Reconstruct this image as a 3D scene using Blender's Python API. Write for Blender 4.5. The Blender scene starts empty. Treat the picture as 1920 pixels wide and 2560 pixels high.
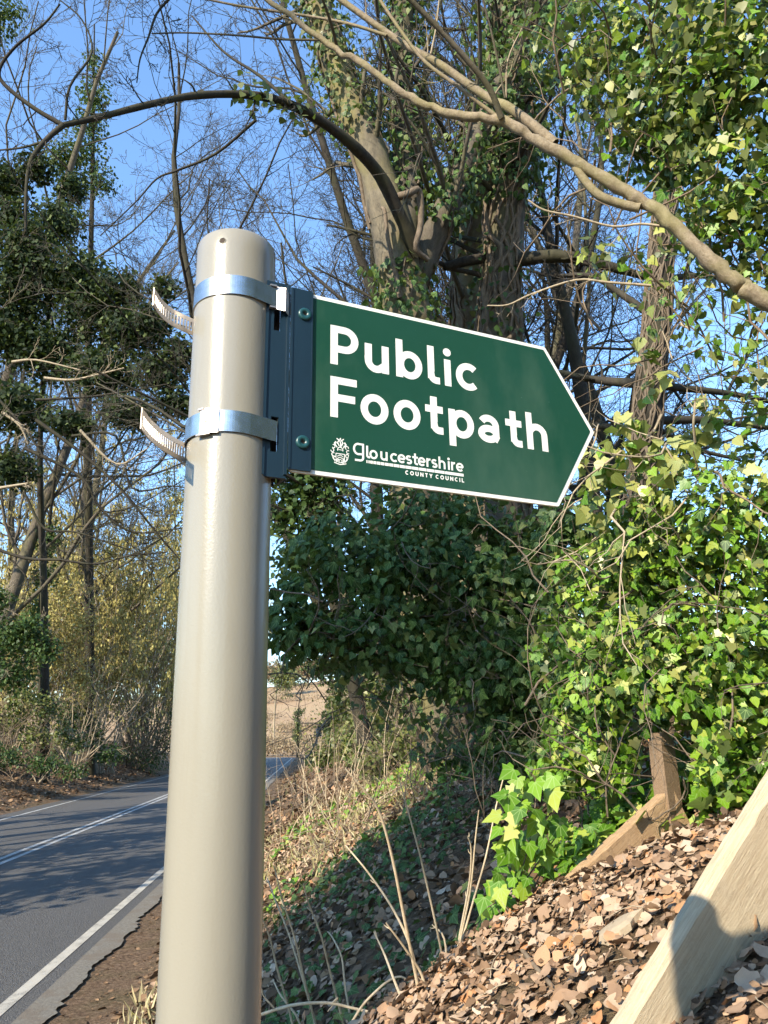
import bpy, math, random
import numpy as np
from mathutils import Vector, Matrix
from mathutils.geometry import delaunay_2d_cdt

scene = bpy.context.scene
col = scene.collection
rad = math.radians

# ------------------------------------------------------------------ camera
CAM = np.array([0.0, 0.0, 2.0])
PITCH, ROLL, FPX = 0.2982, -0.0261, 1922.0
cp, sp = math.cos(PITCH), math.sin(PITCH)
fw = np.array([0, cp, sp]); up0 = np.array([0, -sp, cp]); rt0 = np.array([1.0, 0, 0])
RT = rt0 * math.cos(ROLL) + up0 * math.sin(ROLL)
UP = up0 * math.cos(ROLL) - rt0 * math.sin(ROLL)
cam = bpy.data.cameras.new('camera')
cam.sensor_fit = 'VERTICAL'; cam.sensor_height = 36.0; cam.lens = FPX / 2560 * 36.0
cam.clip_start = 0.05; cam.clip_end = 2000
camo = bpy.data.objects.new('camera', cam); col.objects.link(camo)
m = Matrix.Identity(4)
for i in range(3):
    m[i][0] = RT[i]; m[i][1] = UP[i]; m[i][2] = -fw[i]; m[i][3] = CAM[i]
camo.matrix_world = m
scene.camera = camo

# ------------------------------------------------------------------ sky, sun, exposure
SUN_AZ, SUN_EL = rad(34), rad(30.2)           # sun behind the camera and to its left
SUNDIR = np.array([-math.sin(SUN_AZ) * math.cos(SUN_EL), -math.cos(SUN_AZ) * math.cos(SUN_EL), math.sin(SUN_EL)])
world = bpy.data.worlds.new('World'); scene.world = world; world.use_nodes = True
nt = world.node_tree; nt.nodes.clear()
wo = nt.nodes.new('ShaderNodeOutputWorld'); bg = nt.nodes.new('ShaderNodeBackground')
sky = nt.nodes.new('ShaderNodeTexSky'); sky.sky_type = 'NISHITA'; sky.sun_disc = False
sky.sun_elevation = SUN_EL; sky.sun_rotation = rad(180) + SUN_AZ
sky.altitude = 100; sky.air_density = 1.4; sky.dust_density = 0.0; sky.ozone_density = 6.0
bg.inputs['Strength'].default_value = 0.15
nt.links.new(sky.outputs[0], bg.inputs[0]); nt.links.new(bg.outputs[0], wo.inputs[0])
sl = bpy.data.lights.new('sun', 'SUN'); sl.energy = 4.0; sl.angle = rad(0.5); sl.color = (1.0, 0.90, 0.73)
so = bpy.data.objects.new('sun', sl); col.objects.link(so)
so.rotation_euler = Vector(SUNDIR).to_track_quat('Z', 'Y').to_euler()
so.location = (-10, -15, 20)
scene.view_settings.view_transform = 'Standard'; scene.view_settings.look = 'None'
scene.view_settings.exposure = 1.4; scene.view_settings.gamma = 1.0
scene.render.engine = 'CYCLES'
scene.cycles.max_bounces = 4; scene.cycles.diffuse_bounces = 2; scene.cycles.glossy_bounces = 2; scene.cycles.transmission_bounces = 2; scene.cycles.transparent_max_bounces = 8
scene.cycles.use_denoising = True
scene.cycles.use_adaptive_sampling = True; scene.cycles.adaptive_threshold = 0.025

# ------------------------------------------------------------------ helpers
def W(px, py, t):
    """a place in the world: the spot t metres ahead that was measured at photo pixel (px, py)"""
    return CAM + (RT * (px - 960) / FPX - UP * (py - 1280) / FPX + fw) * t

def rootloc(o):
    l = np.zeros(3)
    while o is not None:
        l += np.array(o.location); o = o.parent
    return l

def tag(o, label=None, cat=None, group=None, kind=None):
    if label: o['label'] = label
    if cat: o['category'] = cat
    if group: o['group'] = group
    if kind: o['kind'] = kind
    return o

def thing(name, loc, label, cat, group=None, kind=None):
    o = bpy.data.objects.new(name, None); col.objects.link(o)
    o.location = [float(c) for c in loc]; o.empty_display_size = 0.1
    return tag(o, label, cat, group, kind)

def meshdata(name, verts, faces, mat, smooth=False, uv=None):
    """faces: list of index tuples, or an int array (F, k)"""
    me = bpy.data.meshes.new(name)
    verts = np.asarray(verts, dtype=np.float32)
    if isinstance(faces, np.ndarray):
        F, k = faces.shape
        me.vertices.add(len(verts)); me.vertices.foreach_set('co', verts.ravel())
        me.loops.add(F * k); me.loops.foreach_set('vertex_index', faces.astype(np.int32).ravel())
        me.polygons.add(F)
        me.polygons.foreach_set('loop_start', (np.arange(F) * k).astype(np.int32))
        me.polygons.foreach_set('loop_total', np.full(F, k, np.int32))
        if uv is not None:
            l = me.uv_layers.new(name='UVMap')
            l.data.foreach_set('uv', np.asarray(uv, np.float32)[faces.ravel()].ravel())
        me.update(calc_edges=True)
    else:
        me.from_pydata([tuple(map(float, v)) for v in verts], [], [tuple(map(int, f)) for f in faces])
        me.update()
    if mat is not None: me.materials.append(mat)
    me.polygons.foreach_set('use_smooth', np.full(len(me.polygons), bool(smooth)))
    return me

def mk(name, verts, faces, mat, parent=None, smooth=False, kind=None, uv=None, label=None):
    """one mesh object; verts in world coordinates"""
    verts = np.asarray(verts, dtype=np.float64)
    off = rootloc(parent)
    o = bpy.data.objects.new(name, meshdata(name, verts - off, faces, mat, smooth, uv))
    col.objects.link(o); o.parent = parent
    if kind: o['kind'] = kind
    if label: o['label'] = label
    return o

# ---- tubes, batched by (points, sides)
class Tubes:
    def __init__(self): self.b = []
    def add(self, P, R, sides=5):
        P = np.asarray(P, float); R = np.asarray(R, float)
        if P.ndim == 2: P = P[None]; R = R[None]
        self.b.append((P, R, sides))
    def poly(self, pts, r0, r1, sides=6, sub=4):
        c = catmull(pts, sub); n = len(c)
        self.add(c, np.linspace(r0, r1, n), sides); return c
    def mesh(self):
        V, F, off = [], [], 0
        for P, R, s in self.b:
            B, n, _ = P.shape
            T = np.gradient(P, axis=1)
            T /= np.linalg.norm(T, axis=2, keepdims=True) + 1e-9
            ref = np.where(np.abs(T[:, :1, 2:3]) > 0.85, np.array([1.0, 0.2, 0]), np.array([0.0, 0.1, 1.0]))
            ref = np.broadcast_to(ref, T.shape)
            A = np.cross(T, ref); A /= np.linalg.norm(A, axis=2, keepdims=True) + 1e-9
            C = np.cross(T, A)
            a = np.arange(s) * 2 * np.pi / s
            v = P[:, :, None, :] + R[:, :, None, None] * (A[:, :, None, :] * np.cos(a)[None, None, :, None] + C[:, :, None, :] * np.sin(a)[None, None, :, None])
            V.append(v.reshape(-1, 3))
            idx = off + np.arange(B * n * s).reshape(B, n, s)
            q = np.stack([idx[:, :-1], np.roll(idx[:, :-1], -1, 2), np.roll(idx[:, 1:], -1, 2), idx[:, 1:]], -1)
            F.append(q.reshape(-1, 4)); off += B * n * s
        return np.concatenate(V), np.concatenate(F)
    def build(self, name, mat, parent=None, kind=None, label=None):
        v, f = self.mesh()
        return mk(name, v, f, mat, parent, True, kind, label=label)

def catmull(pts, sub=4):
    p = np.asarray(pts, float); p = np.vstack([2 * p[0] - p[1], p, 2 * p[-1] - p[-2]])
    out = []
    for i in range(1, len(p) - 2):
        t = np.linspace(0, 1, sub, endpoint=False)[:, None]
        a, b, c, d = p[i - 1], p[i], p[i + 1], p[i + 2]
        out.append(0.5 * ((2 * b) + (c - a) * t + (2 * a - 5 * b + 4 * c - d) * t ** 2 + (3 * b - a - 3 * c + d) * t ** 3))
    out.append(p[-2][None]); return np.concatenate(out)

def unit(v): return v / (np.linalg.norm(v, axis=-1, keepdims=True) + 1e-9)

def grow(S, D, L, R, n, wander, trop, rng, taper=0.35):
    """a generation of branches: starts, directions, lengths, radii -> polylines"""
    P = len(S); pts = np.zeros((P, n, 3)); pts[:, 0] = S; d = unit(D)
    st = (L / (n - 1))[:, None]
    for i in range(1, n):
        d = unit(d + rng.normal(0, wander, (P, 3)) + np.array(trop))
        pts[:, i] = pts[:, i - 1] + d * st
    r = R[:, None] * np.linspace(1, taper, n)[None]
    return pts, r

def spawn(pts, r, k, rng, t0=0.25, t1=1.0, ang=(25, 60), lr=0.55, rr=0.55, L=None, flat=0.0):
    P, n, _ = pts.shape
    t = t0 + (t1 - t0) * (np.arange(k)[None] + rng.random((P, k))) / k
    f = np.clip(t * (n - 1), 0, n - 1.001); i = f.astype(int); w = (f - i)[..., None]
    pi = np.arange(P)[:, None]
    S = pts[pi, i] * (1 - w) + pts[pi, i + 1] * w
    T = unit(pts[pi, i + 1] - pts[pi, i])
    rad_ = r[pi, i]
    N = unit(np.cross(T, rng.normal(size=(P, k, 3)) * np.array([1, 1, 1 - flat])))
    a = np.radians(rng.uniform(ang[0], ang[1], (P, k)))[..., None]
    D = T * np.cos(a) + N * np.sin(a)
    if L is None: L = np.linalg.norm(pts[:, 1:] - pts[:, :-1], axis=2).sum(1)
    Lc = L[:, None] * lr * (1.15 - 0.6 * t) * rng.uniform(0.6, 1.25, (P, k))
    return S.reshape(-1, 3), D.reshape(-1, 3), Lc.ravel(), (rad_ * rr * rng.uniform(0.7, 1.0, (P, k))).ravel()

def branches(T, pts, r, rng, gens, minr=0.003):
    """add successive generations to Tubes T; gens: list of dicts. returns last generation polylines"""
    out = [pts]
    for gi, g in enumerate(gens):
        S, D, L, R = spawn(pts, r, g['k'], rng, g.get('t0', .25), g.get('t1', 1.0), g.get('ang', (25, 60)), g.get('lr', .55), g.get('rr', .55), flat=g.get('flat', 0))
        R = np.maximum(R, minr)
        pts, r = grow(S, D, L, R, g.get('n', 5), g.get('w', .18), g.get('trop', (0, 0, .04)), rng)
        r = np.maximum(r, minr * .7)
        T.add(pts, r, g.get('sides', 4 if gi == 0 else 3)); out.append(pts)
    return out

# ---- leaves
def leaf_template(outline, fold=0.12, droop=0.12):
    """outline: right half from base to tip (x>=0); returns verts, faces, uv"""
    R = [(x, y) for x, y in outline]
    v = [(0, 0), (0, .38), (0, .7)]
    right = R; left = [(-x, y) for x, y in R]
    tip = (0, 1.0)
    pts = v + right + left + [tip]
    n = len(R); ti = 3 + 2 * n
    F = []
    for base, s in ((3, 1), (3 + n, -1)):
        ring = [0] + list(range(base, base + n)) + [ti]
        for a, b in zip(ring[:-1], ring[1:]):
            ya = (pts[a][1] + pts[b][1]) / 2
            c = 1 if ya < .55 else 2
            if a == 0: c = 1
            f = (a, b, c) if s > 0 else (b, a, c)
            F.append(f)
        # close the gap between the two spine points
        k = next((q for q in range(len(ring) - 1) if (pts[ring[q]][1] + pts[ring[q + 1]][1]) / 2 >= .55), None)
        f = (1, ring[k], 2) if s > 0 else (ring[k], 1, 2)
        F.append(f)
    P = np.array([(x, y, fold * abs(x) - droop * y * y * .6 - .10 * x * x) for x, y in pts])
    return P, np.array(F), np.array([(x * .5 + .5, y) for x, y in pts])

IVY = leaf_template([(.15, -.13), (.40, -.09), (.37, .13), (.56, .27), (.33, .44), (.17, .72)])
IVYM = leaf_template([(.20, -.02), (.42, .22), (.30, .58)])            # unlobed leaf of flowering ivy
OVAL = leaf_template([(.22, .12), (.36, .42), (.24, .75)], .15, .3)
_q = np.array([(0, 0, 0), (.32, .45, .05), (0, 1, -.06), (-.32, .45, .05)])
def crumpled(seed, L=(.5, .42), spiky=.0, nu=4, nv=5):
    """a dry curled leaf: oval grid, buckled and rolled"""
    r_ = np.random.default_rng(seed); v = []; k1, k2, tw = r_.uniform(-.55, .55), r_.uniform(-.3, .45), r_.uniform(-.4, .4)
    for j in range(nv):
        y = j / (nv - 1); w = L[1] * math.sin(math.pi * min(max(y * .92 + .05, 0), 1)) ** .7 * (1 + spiky * (1 if j % 2 else -1)) + .015
        for i in range(nu):
            x = (i / (nu - 1) * 2 - 1) * w
            v.append((x * (1 - .25 * abs(k1) * abs(x)), y - .1 * k2 * y * y, k1 * x * x * 1.6 + k2 * (y - .5) ** 2 + tw * x * (y - .5) + r_.normal(0, .035)))
    f = []
    for j in range(nv - 1):
        for i in range(nu - 1):
            a = j * nu + i; f += [(a, a + 1, a + nu + 1), (a, a + nu + 1, a + nu)]
    v = np.array(v); return v, np.array(f), np.column_stack([v[:, 0] * .5 + .5, v[:, 1]])
QUADT = (_q, np.array([(0, 1, 2), (0, 2, 3)]), np.array([(.5, 0), (.8, .45), (.5, 1), (.2, .45)]))

def frames(N, T):
    """columns x, y(tip), z(normal)"""
    Z = unit(N); Y = unit(T - Z * (T * Z).sum(-1, keepdims=True)); X = np.cross(Y, Z)
    return np.stack([X, Y, Z], -1)

def leaves_mesh(tmpl, pos, M, size):
    v, f, uv = tmpl
    V = np.einsum('nij,vj->nvi', M * np.asarray(size)[:, None, None], v) + pos[:, None, :]
    F = f[None] + (np.arange(len(pos)) * len(v))[:, None, None]
    return V.reshape(-1, 3), F.reshape(-1, f.shape[1]), np.tile(uv, (len(pos), 1))

def leaves(name, tmpl, pos, M, size, mat, parent, kind='stuff', single=0, single_name='leaf', minpx=10):
    """leaves of one plant; the `single` that show largest are objects of their own sharing mesh data, the rest one mesh"""
    pos = np.asarray(pos); size = np.asarray(size)
    if single:
        rel = pos - CAM; z = rel @ fw
        sx = 960 + FPX * (rel @ RT) / np.maximum(z, .01); sy = 1280 - FPX * (rel @ UP) / np.maximum(z, .01)
        px = FPX * size / np.maximum(z, .05) * (np.abs((M[:, :, 2] * unit(rel)).sum(1)) + .15)
        px[(z < .1) | (sx < -20) | (sx > 1940) | (sy < -20) | (sy > 2580)] = 0
        order = np.argsort(-px)[:single]; order = order[px[order] > minpx]
        off = rootloc(parent)
        me = meshdata(single_name, tmpl[0], tmpl[1], mat, True, tmpl[2])
        for i in order:
            o = bpy.data.objects.new(single_name, me); col.objects.link(o); o.parent = parent
            mm = Matrix.Identity(4)
            for a in range(3):
                for b in range(3): mm[a][b] = M[i, a, b] * size[i]
                mm[a][3] = pos[i, a] - off[a]
            o.matrix_basis = mm
        keep = np.ones(len(pos), bool); keep[order] = False
        pos, M, size = pos[keep], M[keep], size[keep]
    if len(pos) == 0: return None
    v, f, uv = leaves_mesh(tmpl, pos, M, size)
    return mk(name, v, f, mat, parent, True, kind, uv)

def ivy_orient(N, rng, hang=1.0, jit=.45):
    n = len(N)
    Nn = unit(N + rng.normal(0, jit, (n, 3)) + np.array([0, 0, .25]))
    T = np.array([0, 0, -hang]) + rng.normal(0, .5, (n, 3)) + N * .3
    return frames(Nn, T)

def blob(c, r, n, rng, inner=.6, view=None, cut=-.45):
    """points scattered through an ellipsoid, most near its skin; with outward directions"""
    d = unit(rng.normal(size=(int(n * 2.2), 3)))
    if view is not None: d = d[(d * view).sum(1) > cut]
    d = d[:n]
    rr = 1 - (1 - inner) * rng.random(len(d)) ** 1.6
    rr *= 1 + .16 * np.sin(d[:, 0] * 5 + c[0] * 3) * np.cos(d[:, 2] * 6 + c[1])
    return np.asarray(c) + d * rr[:, None] * np.asarray(r), d

# ------------------------------------------------------------------ materials
def newmat(name):
    m = bpy.data.materials.new(name); m.use_nodes = True
    n = m.node_tree.nodes; b = n['Principled BSDF']
    return m, m.node_tree, b
def N(t, k, **kw):
    n = t.nodes.new(k)
    for a, v in kw.items():
        if a in n.inputs.keys(): n.inputs[a].default_value = v
        else: setattr(n, a, v)
    return n
def ramp(t, stops, src):
    r = t.nodes.new('ShaderNodeValToRGB'); e = r.color_ramp.elements
    while len(e) < len(stops): e.new(.5)
    for x, (p, c) in zip(e, stops): x.position = p; x.color = (*c, 1)
    t.links.new(src, r.inputs[0]); return r.outputs[0]
def coords(t, scale=(1, 1, 1), rot=(0, 0, 0)):
    c = t.nodes.new('ShaderNodeTexCoord'); mp = t.nodes.new('ShaderNodeMapping')
    mp.inputs['Scale'].default_value = scale; mp.inputs['Rotation'].default_value = rot
    t.links.new(c.outputs['Object'], mp.inputs[0]); return mp.outputs[0]
def noise(t, vec, scale, detail=5, rough=.6, dist=0):
    n = N(t, 'ShaderNodeTexNoise', Scale=scale, Detail=detail, Roughness=rough, Distortion=dist)
    t.links.new(vec, n.inputs['Vector']); return n.outputs['Fac']
def bump(t, b, h, strength, dist):
    n = N(t, 'ShaderNodeBump', Strength=strength, Distance=dist)
    t.links.new(h, n.inputs['Height']); t.links.new(n.outputs[0], b.inputs['Normal'])
def mixc(t, fac, a, b, mode='MIX'):
    x = t.nodes.new('ShaderNodeMix'); x.data_type = 'RGBA'; x.blend_type = mode
    for s, v in (('Factor', fac), ('A', a), ('B', b)):
        i = [q for q in x.inputs if q.name == s and (q.type == ('VALUE' if s == 'Factor' else 'RGBA'))][0]
        if hasattr(v, 'is_linked'): t.links.new(v, i)
        else: i.default_value = v if s == 'Factor' else (*v, 1)
    return [q for q in x.outputs if q.type == 'RGBA'][0]
def math_(t, op, a, b=None, clamp=False):
    x = t.nodes.new('ShaderNodeMath'); x.operation = op; x.use_clamp = clamp
    for i, v in enumerate((a, b)):
        if v is None: continue
        if hasattr(v, 'is_linked'): t.links.new(v, x.inputs[i])
        else: x.inputs[i].default_value = v
    return x.outputs[0]

def leaf_mat(name, stops, rough=.4, trans=.25, veins=False, spec=.5, under=(.16, .20, .075), tcol=(.25, .38, .03), grain=0):
    m, t, b = newmat(name)
    g = t.nodes.new('ShaderNodeNewGeometry'); oi = t.nodes.new('ShaderNodeObjectInfo')
    rnd = math_(t, 'FRACT', math_(t, 'ADD', g.outputs['Random Per Island'], oi.outputs['Random']))
    c = ramp(t, stops, rnd)
    if veins:
        u = t.nodes.new('ShaderNodeUVMap'); s = t.nodes.new('ShaderNodeSeparateXYZ'); t.links.new(u.outputs[0], s.inputs[0])
        x = math_(t, 'ABSOLUTE', math_(t, 'SUBTRACT', s.outputs[0], .5)); y = s.outputs[1]
        a = math_(t, 'ARCTAN2', x, math_(t, 'ADD', y, .02))
        d = None
        for k in (0, .30, .75):
            q = math_(t, 'ABSOLUTE', math_(t, 'SUBTRACT', a, k))
            d = q if d is None else math_(t, 'MINIMUM', d, q)
        rr = math_(t, 'SQRT', math_(t, 'ADD', math_(t, 'MULTIPLY', x, x), math_(t, 'MULTIPLY', y, y)))
        dist = math_(t, 'MULTIPLY', d, rr)
        v = math_(t, 'SUBTRACT', 1.0, math_(t, 'DIVIDE', dist, .016), True)
        c = mixc(t, math_(t, 'MULTIPLY', v, .55), c, (.30, .40, .14))
    if grain:
        gn = noise(t, coords(t), grain, 5, .7); c = mixc(t, .6, c, ramp(t, [(.3, (.6, .6, .6)), (.62, (1, 1, 1))], gn), 'MULTIPLY')
    # undersides are paler and duller
    c = mixc(t, math_(t, 'MULTIPLY', g.outputs['Backfacing'], .55), c, under)
    t.links.new(c, b.inputs['Base Color'])
    b.inputs['Roughness'].default_value = rough; b.inputs['Specular IOR Level'].default_value = spec
    if trans:
        tr = t.nodes.new('ShaderNodeBsdfTranslucent'); mx = t.nodes.new('ShaderNodeMixShader')
        t.links.new(mixc(t, .5, c, tcol), tr.inputs[0]); mx.inputs[0].default_value = trans
        t.links.new(b.outputs[0], mx.inputs[1]); t.links.new(tr.outputs[0], mx.inputs[2])
        t.links.new(mx.outputs[0], t.nodes['Material Output'].inputs[0])
    return m

def bark_mat(name, dark, light, moss=None, scale=14, bumpd=.01, stretch=.35, mossamt=.5):
    m, t, b = newmat(name)
    v = coords(t, (1, 1, stretch))
    n1 = noise(t, v, scale, 8, .65); n2 = noise(t, v, scale * .18, 3)
    n3 = noise(t, coords(t, (1, 1, .6)), scale * 4.5, 6, .75); n1 = math_(t, 'ADD', math_(t, 'MULTIPLY', n1, .6), math_(t, 'MULTIPLY', n3, .4))
    c = ramp(t, [(.36, dark), (.62, light)], n1)
    if moss is not None:
        c = mixc(t, math_(t, 'MULTIPLY', ramp(t, [(.42, (0, 0, 0)), (.62, (1, 1, 1))], n2), mossamt), c, moss)
    t.links.new(c, b.inputs['Base Color']); b.inputs['Roughness'].default_value = .85
    b.inputs['Specular IOR Level'].default_value = .2
    bump(t, b, n1, .7, bumpd)
    return m

MAT = {}
MAT['ivy_lit'] = leaf_mat('ivy_leaf', [(0, (.05, .125, .008)), (.35, (.09, .205, .010)), (.66, (.15, .275, .014)), (.86, (.24, .32, .03)), (.95, (.33, .35, .07)), (1, (.42, .40, .12))], .42, .24, True, .4)  # sunlit copy of the ivy leaf, brightness put into its colour
MAT['ivy_shaded'] = leaf_mat('shaded_ivy_leaf', [(0, (.018, .044, .010)), (.5, (.034, .074, .016)), (.82, (.058, .108, .022)), (1, (.13, .15, .045))], .5, .16, True, .22)  # darker copy of the ivy leaf, shade put into its colour
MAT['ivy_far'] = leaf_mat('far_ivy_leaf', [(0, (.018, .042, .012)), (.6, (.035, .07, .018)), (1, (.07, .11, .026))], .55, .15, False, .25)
MAT['ivy_yellow'] = leaf_mat('sunlit_yellow_ivy_leaf', [(0, (.20, .23, .055)), (.6, (.32, .32, .09)), (1, (.45, .42, .15))], .4, .3, True)  # pale undersides and sunlit yellow put into the leaf colour
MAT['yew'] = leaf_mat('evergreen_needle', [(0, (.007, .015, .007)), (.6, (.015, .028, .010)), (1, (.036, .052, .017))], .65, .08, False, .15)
MAT['olive'] = leaf_mat('olive_leaf', [(0, (.045, .065, .015)), (.5, (.09, .11, .025)), (1, (.17, .17, .045))], .45, .2)
MAT['catkin'] = leaf_mat('catkin', [(0, (.25, .21, .065)), (.5, (.40, .35, .115)), (1, (.54, .49, .20))], .8, .25, False, .2, (.24, .19, .06), (.35, .28, .08))
MAT['dead'] = leaf_mat('dead_leaf', [(0, (.19, .115, .068)), (.2, (.30, .19, .115)), (.42, (.40, .27, .175)), (.62, (.47, .345, .235)), (.78, (.45, .215, .09)), (.88, (.37, .245, .15)), (1, (.55, .43, .315))], .8, .12, False, .2, (.24, .155, .095), (.35, .20, .08), 60)
MAT['far_twigs'] = leaf_mat('distant_twig_haze', [(0, (.16, .11, .07)), (.6, (.27, .20, .12)), (1, (.36, .29, .17))], .9, .2, False, .1, (.24, .18, .11), (.3, .22, .12))
MAT['straw'] = leaf_mat('dry_straw', [(0, (.16, .17, .04)), (.35, (.34, .29, .12)), (.7, (.52, .44, .25)), (1, (.62, .55, .36))], .7, .25, False, .2, (.4, .33, .18), (.4, .35, .15))
MAT['dead_dark'] = leaf_mat('old_dead_leaf', [(0, (.055, .034, .02)), (.5, (.15, .09, .05)), (1, (.29, .185, .105))], .85, .08, False, .15, (.12, .08, .05), (.2, .1, .04), 60)
MAT['grass'] = leaf_mat('grass_blade', [(0, (.10, .13, .03)), (.6, (.19, .19, .06)), (1, (.36, .29, .14))], .6, .25)
MAT['bark'] = bark_mat('smooth_mossy_bark', (.08, .068, .05), (.19, .158, .108), (.20, .175, .06), 11, .012, .5, .7)
MAT['bark_dark'] = bark_mat('dark_bark', (.018, .015, .012), (.055, .046, .035), (.05, .05, .022), 16, .01)
MAT['bark_grey'] = bark_mat('grey_bark', (.045, .038, .030), (.13, .108, .082), (.10, .095, .04), 18, .008)
MAT['limb'] = bark_mat('pale_ash_bark', (.12, .092, .058), (.29, .232, .16), (.19, .17, .065), 45, .006, 1, .55)
MAT['vine'] = bark_mat('ivy_stem', (.075, .055, .038), (.20, .155, .11), None, 40, .003)
MAT['twig_pale'] = bark_mat('pale_twig', (.22, .17, .11), (.40, .33, .23), None, 30, .001)
MAT['twig_brown'] = bark_mat('brown_twig', (.10, .07, .045), (.22, .165, .11), None, 30, .001)
MAT['stalk'] = bark_mat('dry_stalk', (.34, .25, .15), (.58, .47, .32), None, 25, .0008, .15)

# ------------------------------------------------------------------ ground shape
RA, RB = 2.45, .0925                        # the road's near edge line: x = -RA - RB*y
def uof(x, y): return (x + RA + RB * y) * .9957
def sstep(a, b, x):
    t = np.clip((x - a) / (b - a), 0, 1); return t * t * (3 - 2 * t)
def wob(x, y):
    return (np.sin(x * 2.1 + 1.3 * np.sin(y * 1.1)) * np.cos(y * 1.7 + .7) * .5 + np.sin(x * 5.3 + y * 3.1) * .22 + np.cos(x * 9.7 - y * 8.3 + 1) * .12 + np.sin(x * 17 + y * 21) * .06)
def hill(x, y): return 27 * sstep(95, 330, y + .10 * x) + 4 * np.sin(x * .02 + .6) * sstep(150, 320, y)
def ground(x, y):
    x = np.asarray(x, float); y = np.asarray(y, float); u = uof(x, y)
    g = .015 * np.minimum(y, 85)
    near = sstep(112, 78, y)
    a = np.clip(u - .75, 0, None)
    right = np.where(a < .5, .55 * a * a, .1375 + .55 * (a - .5)); right = np.where(a > 4.6, .55 * 4.1 + .1375 + .18 * (a - 4.6), right)
    l = np.clip(-7.0 - u, 0, None); left = np.where(l < 6, .34 * l, 2.04 + .10 * (l - 6))
    mound = .25 * np.exp(-(((x - .45) / 1.05) ** 4)) * sstep(3.55, 2.75, y + .22 * x - .12 * np.sin(x * 4)) * sstep(.6, 1.4, y)
    dip = -.45 * sstep(1.6, .5, y) * sstep(-4, -1.5, y) * sstep(.6, 1.3, u) * sstep(6, 4, u)
    rough = (sstep(.55, 1.3, u) + sstep(-7.1, -8, u)) * np.clip(wob(x, y), -1, 1) * .05
    return g + right * near + left * sstep(88, 66, y) + mound + dip + rough * near + hill(x, y)

# ------------------------------------------------------------------ materials of the setting
def ground_mat():
    m, t, b = newmat('leafy_earth')
    v = coords(t)
    n1 = noise(t, v, 26, 8, .7); n2 = noise(t, v, 2.2, 4); n3 = noise(t, v, 90, 4)
    c = ramp(t, [(.3, (.06, .038, .024)), (.5, (.16, .105, .066)), (.68, (.29, .20, .13))], n1)
    c = mixc(t, ramp(t, [(.45, (0, 0, 0)), (.7, (.35, .35, .35))], n2), c, (.07, .08, .03))
    s = t.nodes.new('ShaderNodeSeparateXYZ'); co = t.nodes.new('ShaderNodeTexCoord'); t.links.new(co.outputs['Object'], s.inputs[0])
    far = math_(t, 'DIVIDE', math_(t, 'SUBTRACT', s.outputs[1], 92), 30, True)
    n4 = noise(t, v, .05, 5, .6); n5 = noise(t, v, .6, 6, .7)
    field = mixc(t, n5, ramp(t, [(.35, (.26, .165, .09)), (.55, (.36, .255, .145)), (.7, (.22, .21, .08))], n4), (.33, .22, .13))
    c = mixc(t, far, c, field)
    t.links.new(c, b.inputs['Base Color']); b.inputs['Roughness'].default_value = .95
    b.inputs['Specular IOR Level'].default_value = .1
    bump(t, b, math_(t, 'ADD', n1, math_(t, 'MULTIPLY', n3, .5)), 1, .04)
    return m
def asphalt_mat():
    m, t, b = newmat('asphalt')
    v = coords(t)
    vo = N(t, 'ShaderNodeTexVoronoi', Scale=75.0); t.links.new(v, vo.inputs['Vector'])
    n1 = noise(t, v, 160, 3, .7); n2 = noise(t, coords(t, (1, .15, 1)), .9, 5)
    c = ramp(t, [(.3, (.045, .043, .041)), (.5, (.09, .085, .079)), (.72, (.18, .168, .15))], n1)
    c = mixc(t, .45, c, ramp(t, [(0, (.055, .052, .05)), (.6, (.135, .127, .115)), (1, (.24, .222, .195))], vo.outputs['Color']))
    c = mixc(t, math_(t, 'MULTIPLY', n2, .4), c, (.065, .061, .058))
    t.links.new(c, b.inputs['Base Color']); b.inputs['Roughness'].default_value = .72; b.inputs['Specular IOR Level'].default_value = .35
    bump(t, b, math_(t, 'ADD', math_(t, 'MULTIPLY', vo.outputs['Distance'], -1), n1), 1, .012)
    return m
def paint_mat(name, c0, c1, amt):
    m, t, b = newmat(name)
    v = coords(t); n1 = noise(t, v, 120, 5, .75); n2 = noise(t, v, 5, 5, .7)
    k = math_(t, 'ADD', math_(t, 'MULTIPLY', n1, .6), math_(t, 'MULTIPLY', n2, .5))
    t.links.new(ramp(t, [(amt - .08, c1), (amt + .06, c0)], k), b.inputs['Base Color'])
    b.inputs['Roughness'].default_value = .7; bump(t, b, n1, .6, .004)
    return m
MAT['ground'] = ground_mat(); MAT['asphalt'] = asphalt_mat()
MAT['line'] = paint_mat('worn_white_line', (.42, .385, .315), (.13, .12, .105), .50)
MAT['line2'] = paint_mat('worn_far_line', (.43, .425, .40), (.14, .138, .132), .53)
def gutter_mat():
    m, t, b = newmat('crumbling_edge')
    v = coords(t); n1 = noise(t, v, 45, 7, .7); n2 = noise(t, v, 3.5, 5)
    c = ramp(t, [(.3, (.09, .08, .065)), (.6, (.18, .16, .125)), (.75, (.27, .24, .185))], n1)
    c = mixc(t, ramp(t, [(.48, (0, 0, 0)), (.6, (.7, .7, .7))], n2), c, (.13, .10, .07))
    t.links.new(c, b.inputs['Base Color']); b.inputs['Roughness'].default_value = .9; bump(t, b, n1, .8, .012)
    return m
MAT['gutter'] = gutter_mat()

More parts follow.
